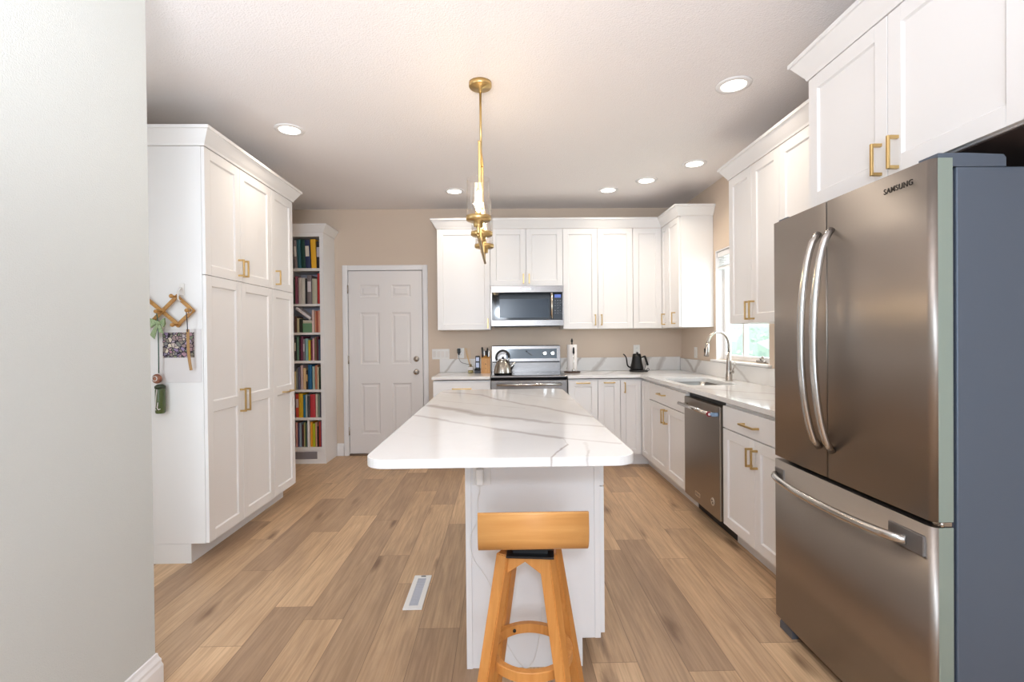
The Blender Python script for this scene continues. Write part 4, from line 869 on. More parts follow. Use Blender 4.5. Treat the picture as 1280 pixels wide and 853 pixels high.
# ------------------------------------------------------------------ pendant
PXc = -0.115
t = thing('pendant_light', 'brass linear pendant with three glass cylinder shades above the island', 'pendant light', (PXc, 2.76, 1.775))
bm = B(); lathe(bm, [(0, 0), (0.064, 0), (0.064, -0.020), (0.060, -0.026), (0.012, -0.030), (0.009, -0.055), (0, -0.055)], (PXc, 2.76, ZC - 0.0005), 40); obj('canopy', bm, BRASS, t, 'round brass ceiling canopy')
bm = B(); tube(bm, [(PXc, 2.76, 2.68), (PXc, 2.76, 2.325)], 0.0065, 12); obj('stem', bm, BRASS, t)
bm = B(); q = 0.0075
bx(bm, PXc - q, PXc + q, 2.575, 2.945, 2.318, 2.333, 0.002); bx(bm, PXc - q, PXc + q, 2.575, 2.590, 1.80, 2.3175, 0.002); bx(bm, PXc - q, PXc + q, 2.930, 2.945, 1.80, 2.3175, 0.002)
obj('upper_frame', bm, BRASS, t)
bm = B(); tube(bm, smooth_path([(PXc, 2.385, 1.842), (PXc, 2.386, 1.80), (PXc + 0.0005, 2.41, 1.79), (PXc, 2.76, 1.79), (PXc, 3.14, 1.79), (PXc, 3.24, 1.79)], 4), 0.0085, 12); obj('lower_bar', bm, BRASS, t)
PG = clear_glass('shade_glass', (254, 253, 252), 0.36); BULB = emission('bulb_glow', (255, 224, 180), 40.0); BG = clear_glass('bulb_glass', (255, 244, 226), 0.3)
for y in (2.40, 2.76, 3.13):
    zb = 1.868
    bm = B(); tube(bm, [(PXc, y, 1.79), (PXc, y, 1.845)], 0.0075, 12)
    lathe(bm, [(0, -0.030), (0.022, -0.030), (0.024, -0.026), (0.024, -0.0005), (0.056, 0.0), (0.061, 0.004), (0.061, 0.022), (0.0575, 0.022), (0.0575, 0.006), (0, 0.006)], (PXc, y, zb), 40); sh = obj('lamp_cup', bm, BRASS, t, 'round brass cup')
    bm = B(); lathe(bm, [(0.0545, 0.0065), (0.0545, 0.205), (0.0570, 0.205), (0.0570, 0.0065)], (PXc, y, zb), 48, closed=True); obj('glass_shade', bm, PG, sh, 'clear glass cylinder')
    bm = B(); lathe(bm, [(0, 0.0065), (0.014, 0.0065), (0.014, 0.045), (0, 0.045)], (PXc, y, zb), 20); obj('lamp_holder', bm, BRASS, sh)
    bm = B(); lathe(bm, [(0, 0.0455), (0.010, 0.050), (0.015, 0.07), (0.0165, 0.10), (0.014, 0.125), (0.006, 0.145), (0, 0.15)], (PXc, y, zb), 20); obj('bulb', bm, BULB, sh, 'glowing bulb')
    lamp('pendant_glow', 'POINT', (0, y - 2.76, zb + 0.10 - 1.775), 3.2, (1.0, 0.78, 0.5), 0.03, parent=t)

# ------------------------------------------------------------------ bookcase
BX0, BX1, BY0 = -2.262, -1.855, 5.10
t = thing('bookcase', 'tall narrow white bookcase with crown between the pantry and the white door', 'bookcase', (-2.06, 5.27, 0))
IX_0, IX_1 = -2.222, -1.894
bm = B(); bx(bm, BX0, IX_0, BY0, YB - 0.001, 0.10, 2.40); obj('side_panel', bm, WHITE, t)
bm = B(); bx(bm, IX_1, BX1, BY0, YB - 0.001, 0.10, 2.40); obj('side_panel', bm, WHITE, t)
bm = B(); bx(bm, IX_0, IX_1, YB - 0.014, YB - 0.001, 0.10, 2.40); obj('back_panel', bm, mat('bookcase_back', (200, 200, 214), 0.6), t)
bm = B(); bx(bm, IX_0, IX_1, BY0, YB - 0.0145, 2.36, 2.40); obj('top_panel', bm, WHITE, t)
bm = B(); bx(bm, BX0, BX1, BY0 + 0.01, YB - 0.001, 0.0, 0.0995); bx(bm, IX_0, IX_1, BY0 + 0.01, YB - 0.015, 0.0995, 0.1337); obj('plinth', bm, WHITE, t)
bm = B(); bx(bm, BX0 + 0.03, BX1 - 0.09, BY0 + 0.006, BY0 + 0.0098, 0.05, 0.125, 0.001)
obj('vent_grille', bm, mat('grille_grey', (132, 126, 130), 0.6), t)
SHELF = [(2.004, 2.032), (1.640, 1.662), (1.342, 1.366), (1.046, 1.073), (0.747, 0.772), (0.455, 0.480), (0.134, 0.172)]
for z0, z1 in SHELF:
    bm = B(); bx(bm, IX_0 + 0.0003, IX_1 - 0.0003, BY0 + 0.003, YB - 0.0148, z0, z1, 0.001); obj('shelf', bm, WHITE, t)
bm = B(); bx(bm, -2.0405, -2.0262, BY0 + 0.003, YB - 0.0148, 0.1723, 0.4547, 0.0005); obj('divider', bm, WHITE, t)
BCR = [(0, 0), (0.004, 0), (0.008, 0.012), (0.02, 0.03), (0.040, 0.062), (0.046, 0.068), (0.046, 0.082), (0, 0.082)]
crown([(BX0, BY0), (BX1, BY0), (BX1, YB - 0.001)], 2.401, 'white crown moulding on top of the bookcase', prof=BCR)

# books: (u0, u1, height as fraction of opening, depth set-back, colour, label colour or None, lean degrees, words)
rows = [
 (2.0325, 401.0, 0.327, 'on the top bookcase shelf', 'binders and folders on the top shelf', [
   (367.3, 371.0, .90, (140, 128, 130), (225, 220, 215), 'grey binder with white label at the left end'),
   (371.2, 376.0, .92, (44, 98, 112), None, 'teal binder beside the grey one'),
   (376.2, 381.2, .92, (18, 66, 56), None, 'dark green binder left of the navy one'),
   (381.4, 387.4, .91, (44, 54, 92), (222, 214, 200), 'navy blue binder with a white label'),
   (388.2, 394.8, .93, (236, 178, 44), None, 'bright yellow binder'),
   (396.4, 400.9, .86, (36, 30, 36), (190, 186, 196), 'black folder with a pale mark')]),
 (1.6625, 401.3, 0.340, 'on the second bookcase shelf', 'books on the second shelf', [
   (367.6, 369.6, .82, (54, 78, 62), None, 'thin dark green book at the far left'),
   (369.7, 372.8, .85, (132, 66, 86), None, 'maroon book near the left end'),
   (373.0, 376.7, .81, (216, 206, 200), None, 'cream book next to the maroon one'),
   (376.8, 382.0, .80, (220, 214, 202), None, 'wide off-white book beside a black one'),
   (382.3, 384.5, .78, (34, 28, 30), None, 'black book in the middle'),
   (384.8, 390.4, .88, (126, 116, 118), (214, 206, 210), 'grey book with a tall white spine label'),
   (390.8, 397.0, .77, (190, 186, 164), None, 'greenish cream book left of the red one'),
   (397.3, 400.9, .93, (188, 46, 44), None, 'bright red book at the right end')]),
 (1.3665, 401.6, 0.272, 'on the third bookcase shelf', 'books on the third shelf', [
   (368.0, 370.8, .62, (96, 62, 52), None, 'brown book at the left end'),
   (371.2, 373.8, .55, (216, 206, 166), None, 'thin cream book beside the brown one'),
   (374.2, 377.6, .52, (46, 48, 36), None, 'dark olive book under the leaning one'),
   (390.3, 393.0, .85, (222, 196, 190), None, 'pinkish book right of the green box'),
   (393.3, 395.0, .82, (218, 158, 124), None, 'thin tan book beside the rust one'),
   (395.1, 398.0, .82, (170, 80, 56), None, 'rust brown book near the right end'),
   (398.2, 401.2, .84, (226, 166, 140), None, 'peach book at the right end')]),
 (1.0735, 401.9, 0.267, 'on the fourth bookcase shelf', 'books on the fourth shelf', [
   (368.4, 370.6, .90, (52, 46, 44), (214, 200, 180), 'black book with cream top at left end'),
   (370.8, 373.8, .95, (96, 134, 116), None, 'sage green book near the left end'),
   (373.9, 375.3, .86, (66, 44, 52), None, 'thin dark book left of the plum one'),
   (375.5, 379.0, .95, (124, 62, 88), None, 'plum coloured book'),
   (379.2, 381.5, .84, (134, 124, 132), (196, 190, 196), 'grey book with a pale band'),
   (381.7, 385.3, .86, (138, 178, 172), None, 'light aqua book'),
   (385.5, 388.3, .80, (206, 182, 34), None, 'yellow book in the middle'),
   (388.5, 390.7, .78, (112, 32, 56), None, 'dark red book right of the yellow one'),
   (390.9, 393.2, .86, (220, 170, 178), None, 'pale pink book'),
   (393.5, 395.9, .92, (122, 96, 66), None, 'olive brown book'),
   (396.0, 398.0, .93, (92, 26, 46), None, 'burgundy book near the right end'),
   (398.3, 401.5, .82, (56, 86, 108), None, 'slate blue book at the right end')]),
 (0.7725, 402.9, 0.272, 'on the fifth bookcase shelf', 'books on the fifth shelf', [
   (369.0, 371.0, .70, (226, 202, 150), None, 'cream book at the left end'),
   (371.2, 373.0, .80, (134, 138, 130), None, 'thin grey-green book'),
   (373.2, 375.9, .86, (96, 96, 122), None, 'slate violet book'),
   (376.1, 379.3, .93, (216, 188, 186), None, 'pinkish white book'),
   (379.5, 383.0, .82, (230, 196, 146), None, 'warm cream book beside a black one'),
   (383.3, 385.6, .74, (40, 30, 24), (196, 160, 110), 'black book with tan marks'),
   (386.0, 390.4, .95, (22, 96, 144), None, 'strong blue book'),
   (390.8, 393.9, .88, (168, 190, 178), None, 'pale green book right of the blue one'),
   (394.1, 397.2, .92, (192, 126, 98), None, 'terracotta book'),
   (397.4, 399.2, .86, (214, 200, 168), None, 'thin cream book near the right end'),
   (399.4, 402.6, .82, (46, 66, 46), None, 'dark green book at the right end')]),
 (0.4805, 403.2, 0.266, 'on the sixth bookcase shelf', 'books on the sixth shelf', [
   (369.8, 373.8, .93, (206, 76, 58), (216, 196, 196), 'orange red book with white ends'),
   (374.2, 379.4, .95, (220, 176, 28), None, 'thick yellow book'),
   (379.7, 382.6, .88, (18, 106, 138), None, 'blue teal book right of the yellow one'),
   (382.9, 384.5, .90, (176, 186, 184), None, 'thin pale grey book'),
   (384.8, 387.8, .84, (74, 70, 72), None, 'charcoal book left of the wide red one'),
   (388.1, 394.9, .90, (190, 54, 62), None, 'wide red book, the widest one'),
   (395.2, 397.4, .92, (220, 210, 190), None, 'cream book right of the wide red one'),
   (397.7, 400.3, .92, (118, 130, 116), None, 'grey-green book near the right end'),
   (400.4, 402.8, .92, (86, 80, 100), None, 'dark grey violet book at right end')]),
 (0.1725, 403.9, 0.281, 'on the bottom bookcase shelf', 'books on the bottom shelf', [
   (370.6, 372.9, .92, (206, 150, 144), None, 'speckled red and cream book at left end'),
   (373.1, 374.9, .88, (82, 84, 132), None, 'indigo book near the left end'),
   (375.1, 377.5, .90, (152, 170, 186), None, 'pale blue book'),
   (377.8, 379.8, .82, (78, 36, 44), None, 'dark maroon book left of the divider'),
   (380.0, 381.9, .90, (184, 168, 116), None, 'tan book left of the divider'),
   (382.1, 384.0, .92, (58, 96, 50), None, 'green book left of the divider'),
   (384.2, 385.7, .88, (110, 114, 124), None, 'thin grey book touching the divider'),
   (388.3, 391.2, .93, (226, 152, 24), None, 'orange book right of the divider'),
   (391.4, 394.6, .86, (184, 186, 24), None, 'lime green book right of the divider'),
   (394.9, 396.9, .90, (224, 176, 146), None, 'pale salmon book'),
   (397.1, 399.3, .76, (58, 30, 24), None, 'dark brown book near the right end'),
   (399.5, 401.8, .94, (196, 70, 56), None, 'red book beside the purple one'),
   (401.9, 403.8, .94, (108, 34, 92), None, 'purple book at the right end')]),
]
COVERS = {}
def cover(c):
    if c not in COVERS: COVERS[c] = mat('cover_%d_%d_%d' % c, c, 0.55)
    return COVERS[c]
PITCH = 0.00824
brnd = random.Random(11)
def book_mesh(bm, w, h, d):
    """upright book, spine towards -Y at y=0, standing on z=0, from x=0 to w"""
    c = min(0.0022, w * 0.18)
    bx(bm, 0, c, 0.002, d, 0, h, 0, 0); bx(bm, w - c, w, 0.002, d, 0, h, 0, 0)
    n = 5; pts = []
    for k in range(n + 1):
        a = PI * k / n; pts.append((w / 2 - w / 2 * math.cos(a), 0.003 - min(0.005, w * 0.25) * math.sin(a)))
    pts += [(w, 0.006), (0, 0.006)]
    prism(bm, pts, 0, h, 'Z', 0)
    bx(bm, c, w - c, 0.006, d - 0.004, 0.003, h - 0.003, 0, 1)
for z0, uR, openh, where, grp, items in rows:
    for (u0, u1, hf, c, lc, words) in items:
        x0 = IX_1 - (uR - u0) * PITCH; x1 = IX_1 - (uR - u1) * PITCH; w = max(0.009, x1 - x0 - 0.0012); h = openh * hf; d = 0.15 + brnd.random() * 0.05
        if openh > 0.32 and 'binder' in words: d = 0.24
        bm = B(); book_mesh(bm, w, h, d)
        if lc: bx(bm, w * 0.12, w * 0.88, -0.0052, -0.0030, h * 0.42, h * 0.78, 0, 2)
        y = BY0 + 0.014 + brnd.random() * 0.018
        lean = 0
        if where == 'on the top bookcase shelf' and 'black' not in words: lean = -0.035
        M = T(x0, y, z0) @ Matrix.Rotation(lean, 4, 'Y')
        bmesh.ops.transform(bm, matrix=M, verts=bm.verts[:])
        if lean:
            dz = z0 - min(v.co.z for v in bm.verts); bmesh.ops.translate(bm, vec=(0.0115 if lean else 0, 0, dz), verts=bm.verts[:])
        nm = 'binder' if ('binder' in words or 'folder' in words) else 'book'
        single(nm, bm, [cover(c), PAGES, cover(lc or (200, 190, 180))], words + ' ' + where, nm, grp)
# third shelf: green box, two flat books and a leaning one
xA, xB = IX_1 - (401.6 - 378.6) * PITCH, IX_1 - (401.6 - 390.0) * PITCH
bm = B(); bx(bm, xA, xB, BY0 + 0.02, BY0 + 0.17, 1.3665, 1.462, 0.002); t = single('storage_box', bm, mat('box_green', (104, 146, 112), 0.6), 'green box on the third shelf of the bookcase under two flat books', 'box')
for k, (zz, c, words) in enumerate(((1.4625, (206, 200, 176), 'lower flat cream book on the green box'), (1.4785, (226, 220, 206), 'upper flat white book on the green box'))):
    bm = B(); book_mesh(bm, 0.014, xB - xA - 0.004, 0.13); bmesh.ops.transform(bm, matrix=T(xA + 0.002, BY0 + 0.024, zz) @ Matrix(((0, 0, 1, 0), (0, 1, 0, 0), (-1, 0, 0, 0.0145), (0, 0, 0, 1))), verts=bm.verts[:])
    single('book', bm, [cover(c), PAGES], words + ' on the third shelf of the bookcase', 'book', 'books on the third shelf')
bm = B(); book_mesh(bm, 0.028, 0.185, 0.13)
p0 = Vector((IX_1 - (401.6 - 387.4) * PITCH, 0, 1.498)); p1 = Vector((IX_1 - (401.6 - 368.6) * PITCH, 0, 1.614))
ang = math.atan2(p1.x - p0.x, p1.z - p0.z)
bmesh.ops.transform(bm, matrix=T(p0.x, BY0 + 0.022, p0.z) @ Matrix.Rotation(ang, 4, 'Y'), verts=bm.verts[:])
dz = 1.499 - min(v.co.z for v in bm.verts); bmesh.ops.translate(bm, vec=(0, 0, max(dz, 0)), verts=bm.verts[:])
single('book', bm, [cover((220, 214, 216)), PAGES], 'white book lying slanted across the others on the third shelf of the bookcase', 'book', 'books on the third shelf')

# ------------------------------------------------------------------ peg rack and things hanging on the pantry side
YS = PY0 - 0.0005
t = thing('peg_rack', 'wooden accordion peg rack hanging on the side of the pantry', 'rack', (-1.9, YS - 0.01, 1.371))
def slat(a, b, yo, par):
    a = Vector((a[0], 0, a[1])); b = Vector((b[0], 0, b[1])); d = (b - a); L = d.length; ang = math.atan2(d.z, d.x)
    bm = B(); bx(bm, -0.012, L + 0.012, -0.0035, 0.0035, -0.011, 0.011, 0.0025, M=T(a.x, YS - yo, a.z) @ Matrix.Rotation(-ang, 4, 'Y')); obj('slat', bm, RACKW, par)
nodes_top = [(-2.040, 1.537), (-1.870, 1.550)]; mid = [(-1.963, 1.462), (-1.784, 1.468)]; bot = [(-2.041, 1.375), (-1.868, 1.384)]
slat((-2.045, 1.537), (-1.868, 1.386), 0.0135, t); slat((-2.045, 1.375), (-1.872, 1.548), 0.0215, t); slat((-1.872, 1.548), (-1.786, 1.468), 0.0135, t); slat((-1.868, 1.386), (-1.786, 1.462), 0.0215, t)
slat((-2.045, 1.537), (-2.13, 1.46), 0.0215, t); slat((-2.045, 1.375), (-2.13, 1.455), 0.0135, t)
PEGS = [(-1.872, 1.548), (-1.958, 1.462), (-1.786, 1.466), (-1.868, 1.385), (-2.045, 1.537), (-2.045, 1.375)]
for (x, z) in PEGS:
    bm = B(); lathe(bm, [(0, 0), (0.0055, 0), (0.0055, -0.030), (0.010, -0.036), (0.012, -0.043), (0.008, -0.050), (0, -0.052)], (x, YS - 0.0255, z), 16, axis='Y'); lathe(bm, [(0, 0.0255), (0.0055, 0.0255), (0.0055, 0.0002), (0, 0.0002)], (x, YS - 0.0255, z), 12, axis='Y'); obj('peg', bm, RACKW, t)
t = thing('adhesive_hook', 'white adhesive hook holding the top of the peg rack', 'hook', (-1.852, YS - 0.005, 1.555))
bm = B(); bx(bm, -1.868, -1.838, YS - 0.004, YS, 1.556, 1.625, 0.0015); obj('backplate', bm, PLASTW, t)
bm = B(); tube(bm, [(-1.855, YS - 0.006, 1.60), (-1.855, YS - 0.034, 1.575), (-1.852, YS - 0.040, 1.535), (-1.846, YS - 0.036, 1.520), (-1.842, YS - 0.030, 1.524)], [0.005, 0.005, 0.0045, 0.004, 0.003], 8); obj('hook_arm', bm, PLASTW, t)
# calendar
def pebbles():
    m = bpy.data.materials.new('pebble_print'); m.use_nodes = True; nt = m.node_tree; p = nt.nodes['Principled BSDF']; tc = nt.nodes.new('ShaderNodeTexCoord')
    v = nt.nodes.new('ShaderNodeTexVoronoi'); v.inputs['Scale'].default_value = 52; v2 = nt.nodes.new('ShaderNodeTexVoronoi'); v2.feature = 'DISTANCE_TO_EDGE'; v2.inputs['Scale'].default_value = 52
    for q in (v, v2): nt.links.new(tc.outputs['Object'], q.inputs['Vector'])
    hs = nt.nodes.new('ShaderNodeValToRGB'); els = hs.color_ramp.elements; els[0].color = lin((176, 136, 150)); els[1].color = lin((224, 212, 188)); e_ = els.new(0.4); e_.color = lin((120, 130, 104)); e_ = els.new(0.7); e_.color = lin((150, 130, 168))
    sp_ = nt.nodes.new('ShaderNodeSeparateColor'); nt.links.new(v.outputs['Color'], sp_.inputs[0]); nt.links.new(sp_.outputs[0], hs.inputs[0])
    lt = nt.nodes.new('ShaderNodeMath'); lt.operation = 'GREATER_THAN'; lt.inputs[1].default_value = 0.07; nt.links.new(v2.outputs['Distance'], lt.inputs[0])
    mx = nt.nodes.new('ShaderNodeMix'); mx.data_type = 'RGBA'; mx.inputs[6].default_value = lin((34, 24, 40)); nt.links.new(lt.outputs[0], mx.inputs[0]); nt.links.new(hs.outputs[0], mx.inputs[7]); nt.links.new(mx.outputs[2], p.inputs['Base Color']); p.inputs['Roughness'].default_value = 0.7
    return m
t = thing('wall_calendar', 'white wall calendar with a dark pebble-patterned picture on the pantry side', 'calendar', (-1.867, YS - 0.003, 1.05))
bm = B(); bx(bm, -1.987, -1.747, YS - 0.0025, YS - 0.0002, 1.053, 1.362, 0.0005); obj('sheet', bm, PAPER, t)
bm = B(); bx(bm, -1.967, -1.787, YS - 0.0033, YS - 0.0026, 1.197, 1.343); obj('picture', bm, pebbles(), t, 'dark multicoloured pebble picture')
# ribbon bow, ornament, bottle, strap
RIB = mat('green_plaid_ribbon', (126, 150, 108), 0.7, vary=(160, 0.9, (176, 190, 150)))
t = thing('ribbon_bow', 'green plaid ribbon bow with a long tail hanging from a left peg of the rack', 'ribbon', (-1.962, YS - 0.045, 1.09))
bm = B(); y = YS - 0.042
for s, wd in ((-1, 0.05), (1, 0.034)):
    A = [bm.verts.new(v) for v in ((-1.960, y, 1.405), (-1.960 + s * wd, y - 0.008, 1.425), (-1.960 + s * wd * 1.2, y - 0.014, 1.390), (-1.960 + s * wd * 0.8, y - 0.008, 1.372))]
    Bq = [bm.verts.new(v.co + Vector((0, 0.012, 0))) for v in A]
    bm.faces.new(A); bm.faces.new(list(reversed(Bq)))
    for k in range(4): bm.faces.new((A[k], A[(k + 1) % 4], Bq[(k + 1) % 4], Bq[k]))
prism(bm, [(-1.966, 1.40), (-1.952, 1.40), (-1.930, 1.335), (-1.958, 1.345)], y - 0.006, y - 0.002, 'Y'); prism(bm, [(-1.970, 1.40), (-1.958, 1.40), (-1.985, 1.305), (-2.010, 1.330)], y - 0.003, y + 0.001, 'Y')
obj('bow', bm, RIB, t)
bm = B(); lathe(bm, [(0, -0.008), (0.009, -0.006), (0.011, 0), (0.009, 0.006), (0, 0.008)], (-1.960, y - 0.008, 1.397), 12, axis='Y'); obj('knot', bm, RIB, t)
bm = B(); tube(bm, [(-1.958, YS - 0.050, 1.472), (-1.9665, YS - 0.050, 1.468), (-1.968, YS - 0.050, 1.458), (-1.966, y - 0.004, 1.43), (-1.965, y, 1.40), (-1.968, y + 0.006, 1.27), (-1.973, y + 0.012, 1.11)], 0.0035, 8, flat=0.4); obj('tail', bm, mat('teal_cord', (66, 96, 84), 0.7), t, 'thin dark green tail')
t = thing('hanging_ornament', 'small orange-brown round ornament hanging on the ribbon tail', 'ornament', (-1.985, YS - 0.03, 1.045))
bm = B(); lathe(bm, [(0, -0.014), (0.016, -0.012), (0.026, -0.005), (0.028, 0.0), (0.026, 0.005), (0.016, 0.012), (0, 0.014)], (-1.984, YS - 0.030, 1.078), 24, axis='Y'); obj('disc', bm, mat('ornament_brown', (168, 112, 86), 0.5, vary=(40, 1, (120, 70, 50))), t)
bm = B(); lathe(bm, [(0.012, -0.002), (0.015, -0.002), (0.015, 0.002), (0.012, 0.002)], (-1.986, YS - 0.046, 1.080), 20, axis='Y', closed=True, smooth=False); obj('ring', bm, PAPER, t)
t = thing('glass_vial', 'slim green bottle with white letters hanging below the round ornament', 'bottle', (-1.968, YS - 0.028, 0.878))
bm = B(); lathe(bm, [(0, 0.880), (0.021, 0.880), (0.025, 0.886), (0.025, 1.012), (0.020, 1.028), (0.012, 1.034), (0, 1.034)], (-1.968, YS - 0.029, 0), 24); obj('body', bm, mat('green_bottle', (76, 92, 50), 0.15, spec=0.7), t)
bm = B(); lathe(bm, [(0, 1.0345), (0.026, 1.022), (0.027, 1.036), (0.014, 1.046), (0, 1.046)], (-1.968, YS - 0.029, 0), 20); obj('cap', bm, mat('vial_cap_dark', (52, 62, 44), 0.5), t)
bm = B(); tube(bm, [(-1.968, YS - 0.056, 1.02), (-1.972, YS - 0.058, 0.97), (-1.976, YS - 0.0575, 0.925), (-1.979, YS - 0.057, 0.908), (-1.972, YS - 0.0575, 0.902)], 0.0022, 6); tube(bm, [(-1.962, YS - 0.057, 0.945), (-1.966, YS - 0.058, 0.915), (-1.960, YS - 0.0575, 0.904), (-1.950, YS - 0.0555, 0.908)], 0.0026, 6); obj('white_lettering', bm, PAPER, t)
t = thing('leather_strap', 'tan leather strap on a black cord hanging from the right peg of the rack', 'strap', (-1.795, YS - 0.045, 1.115))
bm = B(); tube(bm, smooth_path([(-1.786, YS - 0.050, 1.4755), (-1.7955, YS - 0.050, 1.469), (-1.798, YS - 0.052, 1.455), (-1.796, YS - 0.05, 1.41), (-1.797, YS - 0.045, 1.345)], 4), 0.0025, 8); obj('cord', bm, mat('black_cord', (38, 40, 62), 0.6), t)
bm = B(); tube(bm, smooth_path([(-1.797, YS - 0.043, 1.36), (-1.800, YS - 0.038, 1.28), (-1.799, YS - 0.033, 1.20), (-1.790, YS - 0.03, 1.125)], 4), 0.009, 10, flat=0.22, fdir=(0, 1, 0)); obj('strap', bm, mat('tan_leather', (176, 136, 88), 0.6), t)
bm = B()
for k in range(1): lathe(bm, [(0.0085, -0.0012), (0.0115, -0.0012), (0.0115, 0.0012), (0.0085, 0.0012)], (-1.786, YS - 0.040 - k * 0.0035, 1.4642), 16, axis='Y', closed=True, smooth=False)
obj('key_ring', bm, CHROME, t)

# ------------------------------------------------------------------ plates on the walls
def plate(name, label, x, z, w, h, kind, face='S', y=None, group=None):
    yy = YB - 0.0005
    F = frame('S', x, yy, z) if face == 'S' else frame('W', XR - 0.0005, y, z)
    t = thing(name, label, 'outlet' if kind != 'switch' else 'light switch', F @ Vector((0, 0, -h / 2)), group)
    bm = B(); bx(bm, -w / 2, w / 2, -0.006, 0, -h / 2, h / 2, 0.002, seg=2); bmesh.ops.transform(bm, matrix=F, verts=bm.verts[:]); obj('cover_plate', bm, PLASTW, t)
    if kind == 'switch':
        n = max(1, round(w / 0.047 - 0.5))
        for k in range(n):
            cx = (k - (n - 1) / 2) * 0.046; bm = B(); bx(bm, cx - 0.016, cx + 0.016, -0.0085, -0.0063, -0.033, 0.033, 0.001); bmesh.ops.transform(bm, matrix=F, verts=bm.verts[:]); obj('rocker', bm, mat('rocker_white', (228, 222, 216), 0.3), t)
    else:
        for dz in (-0.02, 0.02):
            bm = B(); bx(bm, -0.017, 0.017, -0.0078, -0.0063, dz - 0.0145, dz + 0.0145, 0.0006); 
            for sx in (-0.006, 0.006): bx(bm, sx - 0.001, sx + 0.001, -0.0082, -0.0079, dz - 0.002, dz + 0.007, 0, 1)
            bmesh.ops.transform(bm, matrix=F, verts=bm.verts[:]); obj('socket', bm, [PLASTW, BLACKP], t)
    return t
plate('light_switch', 'wide white plate with four rocker switches between the door and the backsplash', -0.695, 1.116, 0.192, 0.114, 'switch', group='switch plates')
plate('wall_outlet', 'white wall outlet behind the black plug, above the reed diffuser', -0.473, 1.124, 0.072, 0.114, 'outlet')
plate('wall_outlet', 'white wall outlet above the black gooseneck kettle', 1.492, 1.140, 0.072, 0.114, 'outlet')
plate('light_switch', 'single white switch on the right wall between the corner and the window', 0, 1.118, 0.072, 0.114, 'switch', face='W', y=5.03, group='switch plates')
t = thing('power_plug', 'black plug with a thin cord in the outlet above the reed diffuser', 'plug', (-0.49, YB - 0.03, 1.12))
bm = B(); bx(bm, -0.509, -0.475, YB - 0.045, YB - 0.0088, 1.122, 1.178, 0.006, seg=2); bx(bm, -0.500, -0.484, YB - 0.035, YB - 0.016, 1.104, 1.122, 0.003); obj('plug_body', bm, BLACKP, t)
bm = B(); tube(bm, smooth_path([(-0.492, YB - 0.026, 1.106), (-0.490, YB - 0.028, 1.065), (-0.465, YB - 0.04, 1.025), (-0.41, YB - 0.05, 1.008), (-0.36, YB - 0.06, 0.995), (-0.33, YB - 0.07, 0.95), (-0.30, YB - 0.10, 0.919)], 5), 0.0025, 8); obj('cord', bm, mat('grey_cord', (110, 104, 104), 0.6), t)

# ------------------------------------------------------------------ things on the back worktop
CZ = CT + 0.0005
t = thing('reed_diffuser', 'small glass reed diffuser with tan sticks beside the phone', 'diffuser', (-0.352, 5.25, CZ))
bm = B(); bx(bm, -0.380, -0.324, 5.222, 5.278, CZ, 0.988, 0.006, seg=2); lathe(bm, [(0, 0.988), (0.012, 0.988), (0.012, 1.006), (0.015, 1.008), (0.010, 1.012), (0, 1.012)], (-0.352, 5.25, 0), 16); obj('bottle', bm, clear_glass('diffuser_glass', (235, 232, 215), 0.4), t)
bm = B(); bx(bm, -0.376, -0.328, 5.226, 5.274, CZ + 0.004, 0.945, 0.004); obj('oil', bm, mat('diffuser_oil', (176, 164, 116), 0.2), t)
bm = B(); bx(bm, -0.3785, -0.3255, 5.2195, 5.2212, 0.950, 0.984); obj('paper_label', bm, PAPER, t)
for k, (dx, dy) in enumerate(((-0.062, 0.01), (-0.050, -0.012), (-0.036, 0.014), (-0.044, 0.0), (-0.012, 0.02), (-0.056, -0.004))):
    bm = B(); tube(bm, [(-0.352 + 0.006, 5.25, 0.93), (-0.352 + dx, 5.25 + dy, 1.185)], 0.0016, 6); obj('reed', bm, mat('reed_tan', (216, 178, 124), 0.7), t)
t = thing('cordless_phone', 'grey and black cordless phone standing in its cradle beside the knife block', 'phone', (-0.278, 5.25, CZ))
bm = B(); prism(bm, [(5.215, CZ), (5.215, 0.945), (5.24, 0.960), (5.285, 0.965), (5.29, CZ)], -0.308, -0.248, 'X'); obj('cradle', bm, BLACKP, t)
bm = B(); bx(bm, -0.024, 0.024, -0.010, 0.010, 0, 0.160, 0.006, seg=2, M=T(-0.278, 5.252, 0.9402) @ Matrix.Rotation(-0.12, 4, 'X')); hs = obj('handset', bm, BLACKP, t)
bm = B(); bx(bm, -0.017, 0.017, -0.0125, -0.0102, 0.035, 0.085, 0.0005, M=T(-0.278, 5.252, 0.9402) @ Matrix.Rotation(-0.12, 4, 'X')); bx(bm, -0.017, 0.017, -0.0125, -0.0102, 0.102, 0.143, 0.0005, M=T(-0.278, 5.252, 0.9402) @ Matrix.Rotation(-0.12, 4, 'X')); obj('keypad_and_screen', bm, mat('phone_silver', (160, 166, 186), 0.35, 0.3), hs)
t = thing('knife_block', 'wooden knife block with dark-handled knives left of the range', 'knife block', (-0.19, 5.26, CZ))
bm = B(); prism(bm, [(5.21, CZ), (5.225, 1.075), (5.30, 1.115), (5.34, CZ)], -0.238, -0.142, 'X'); kb = obj('block', bm, BLOCKW, t)
bm = B(); lathe(bm, [(0, -0.002), (0.009, -0.002), (0.009, -0.0002), (0, -0.0002)], (-0.190, 5.2185, 1.012), 3, axis='Y', smooth=False); lathe(bm, [(0, -0.002), (0.004, -0.002), (0.004, -0.0002), (0, -0.0002)], (-0.190, 5.214, 0.965), 12, axis='Y', smooth=False); obj('block_mark', bm, mat('burnt_mark', (70, 40, 20), 0.7), kb)
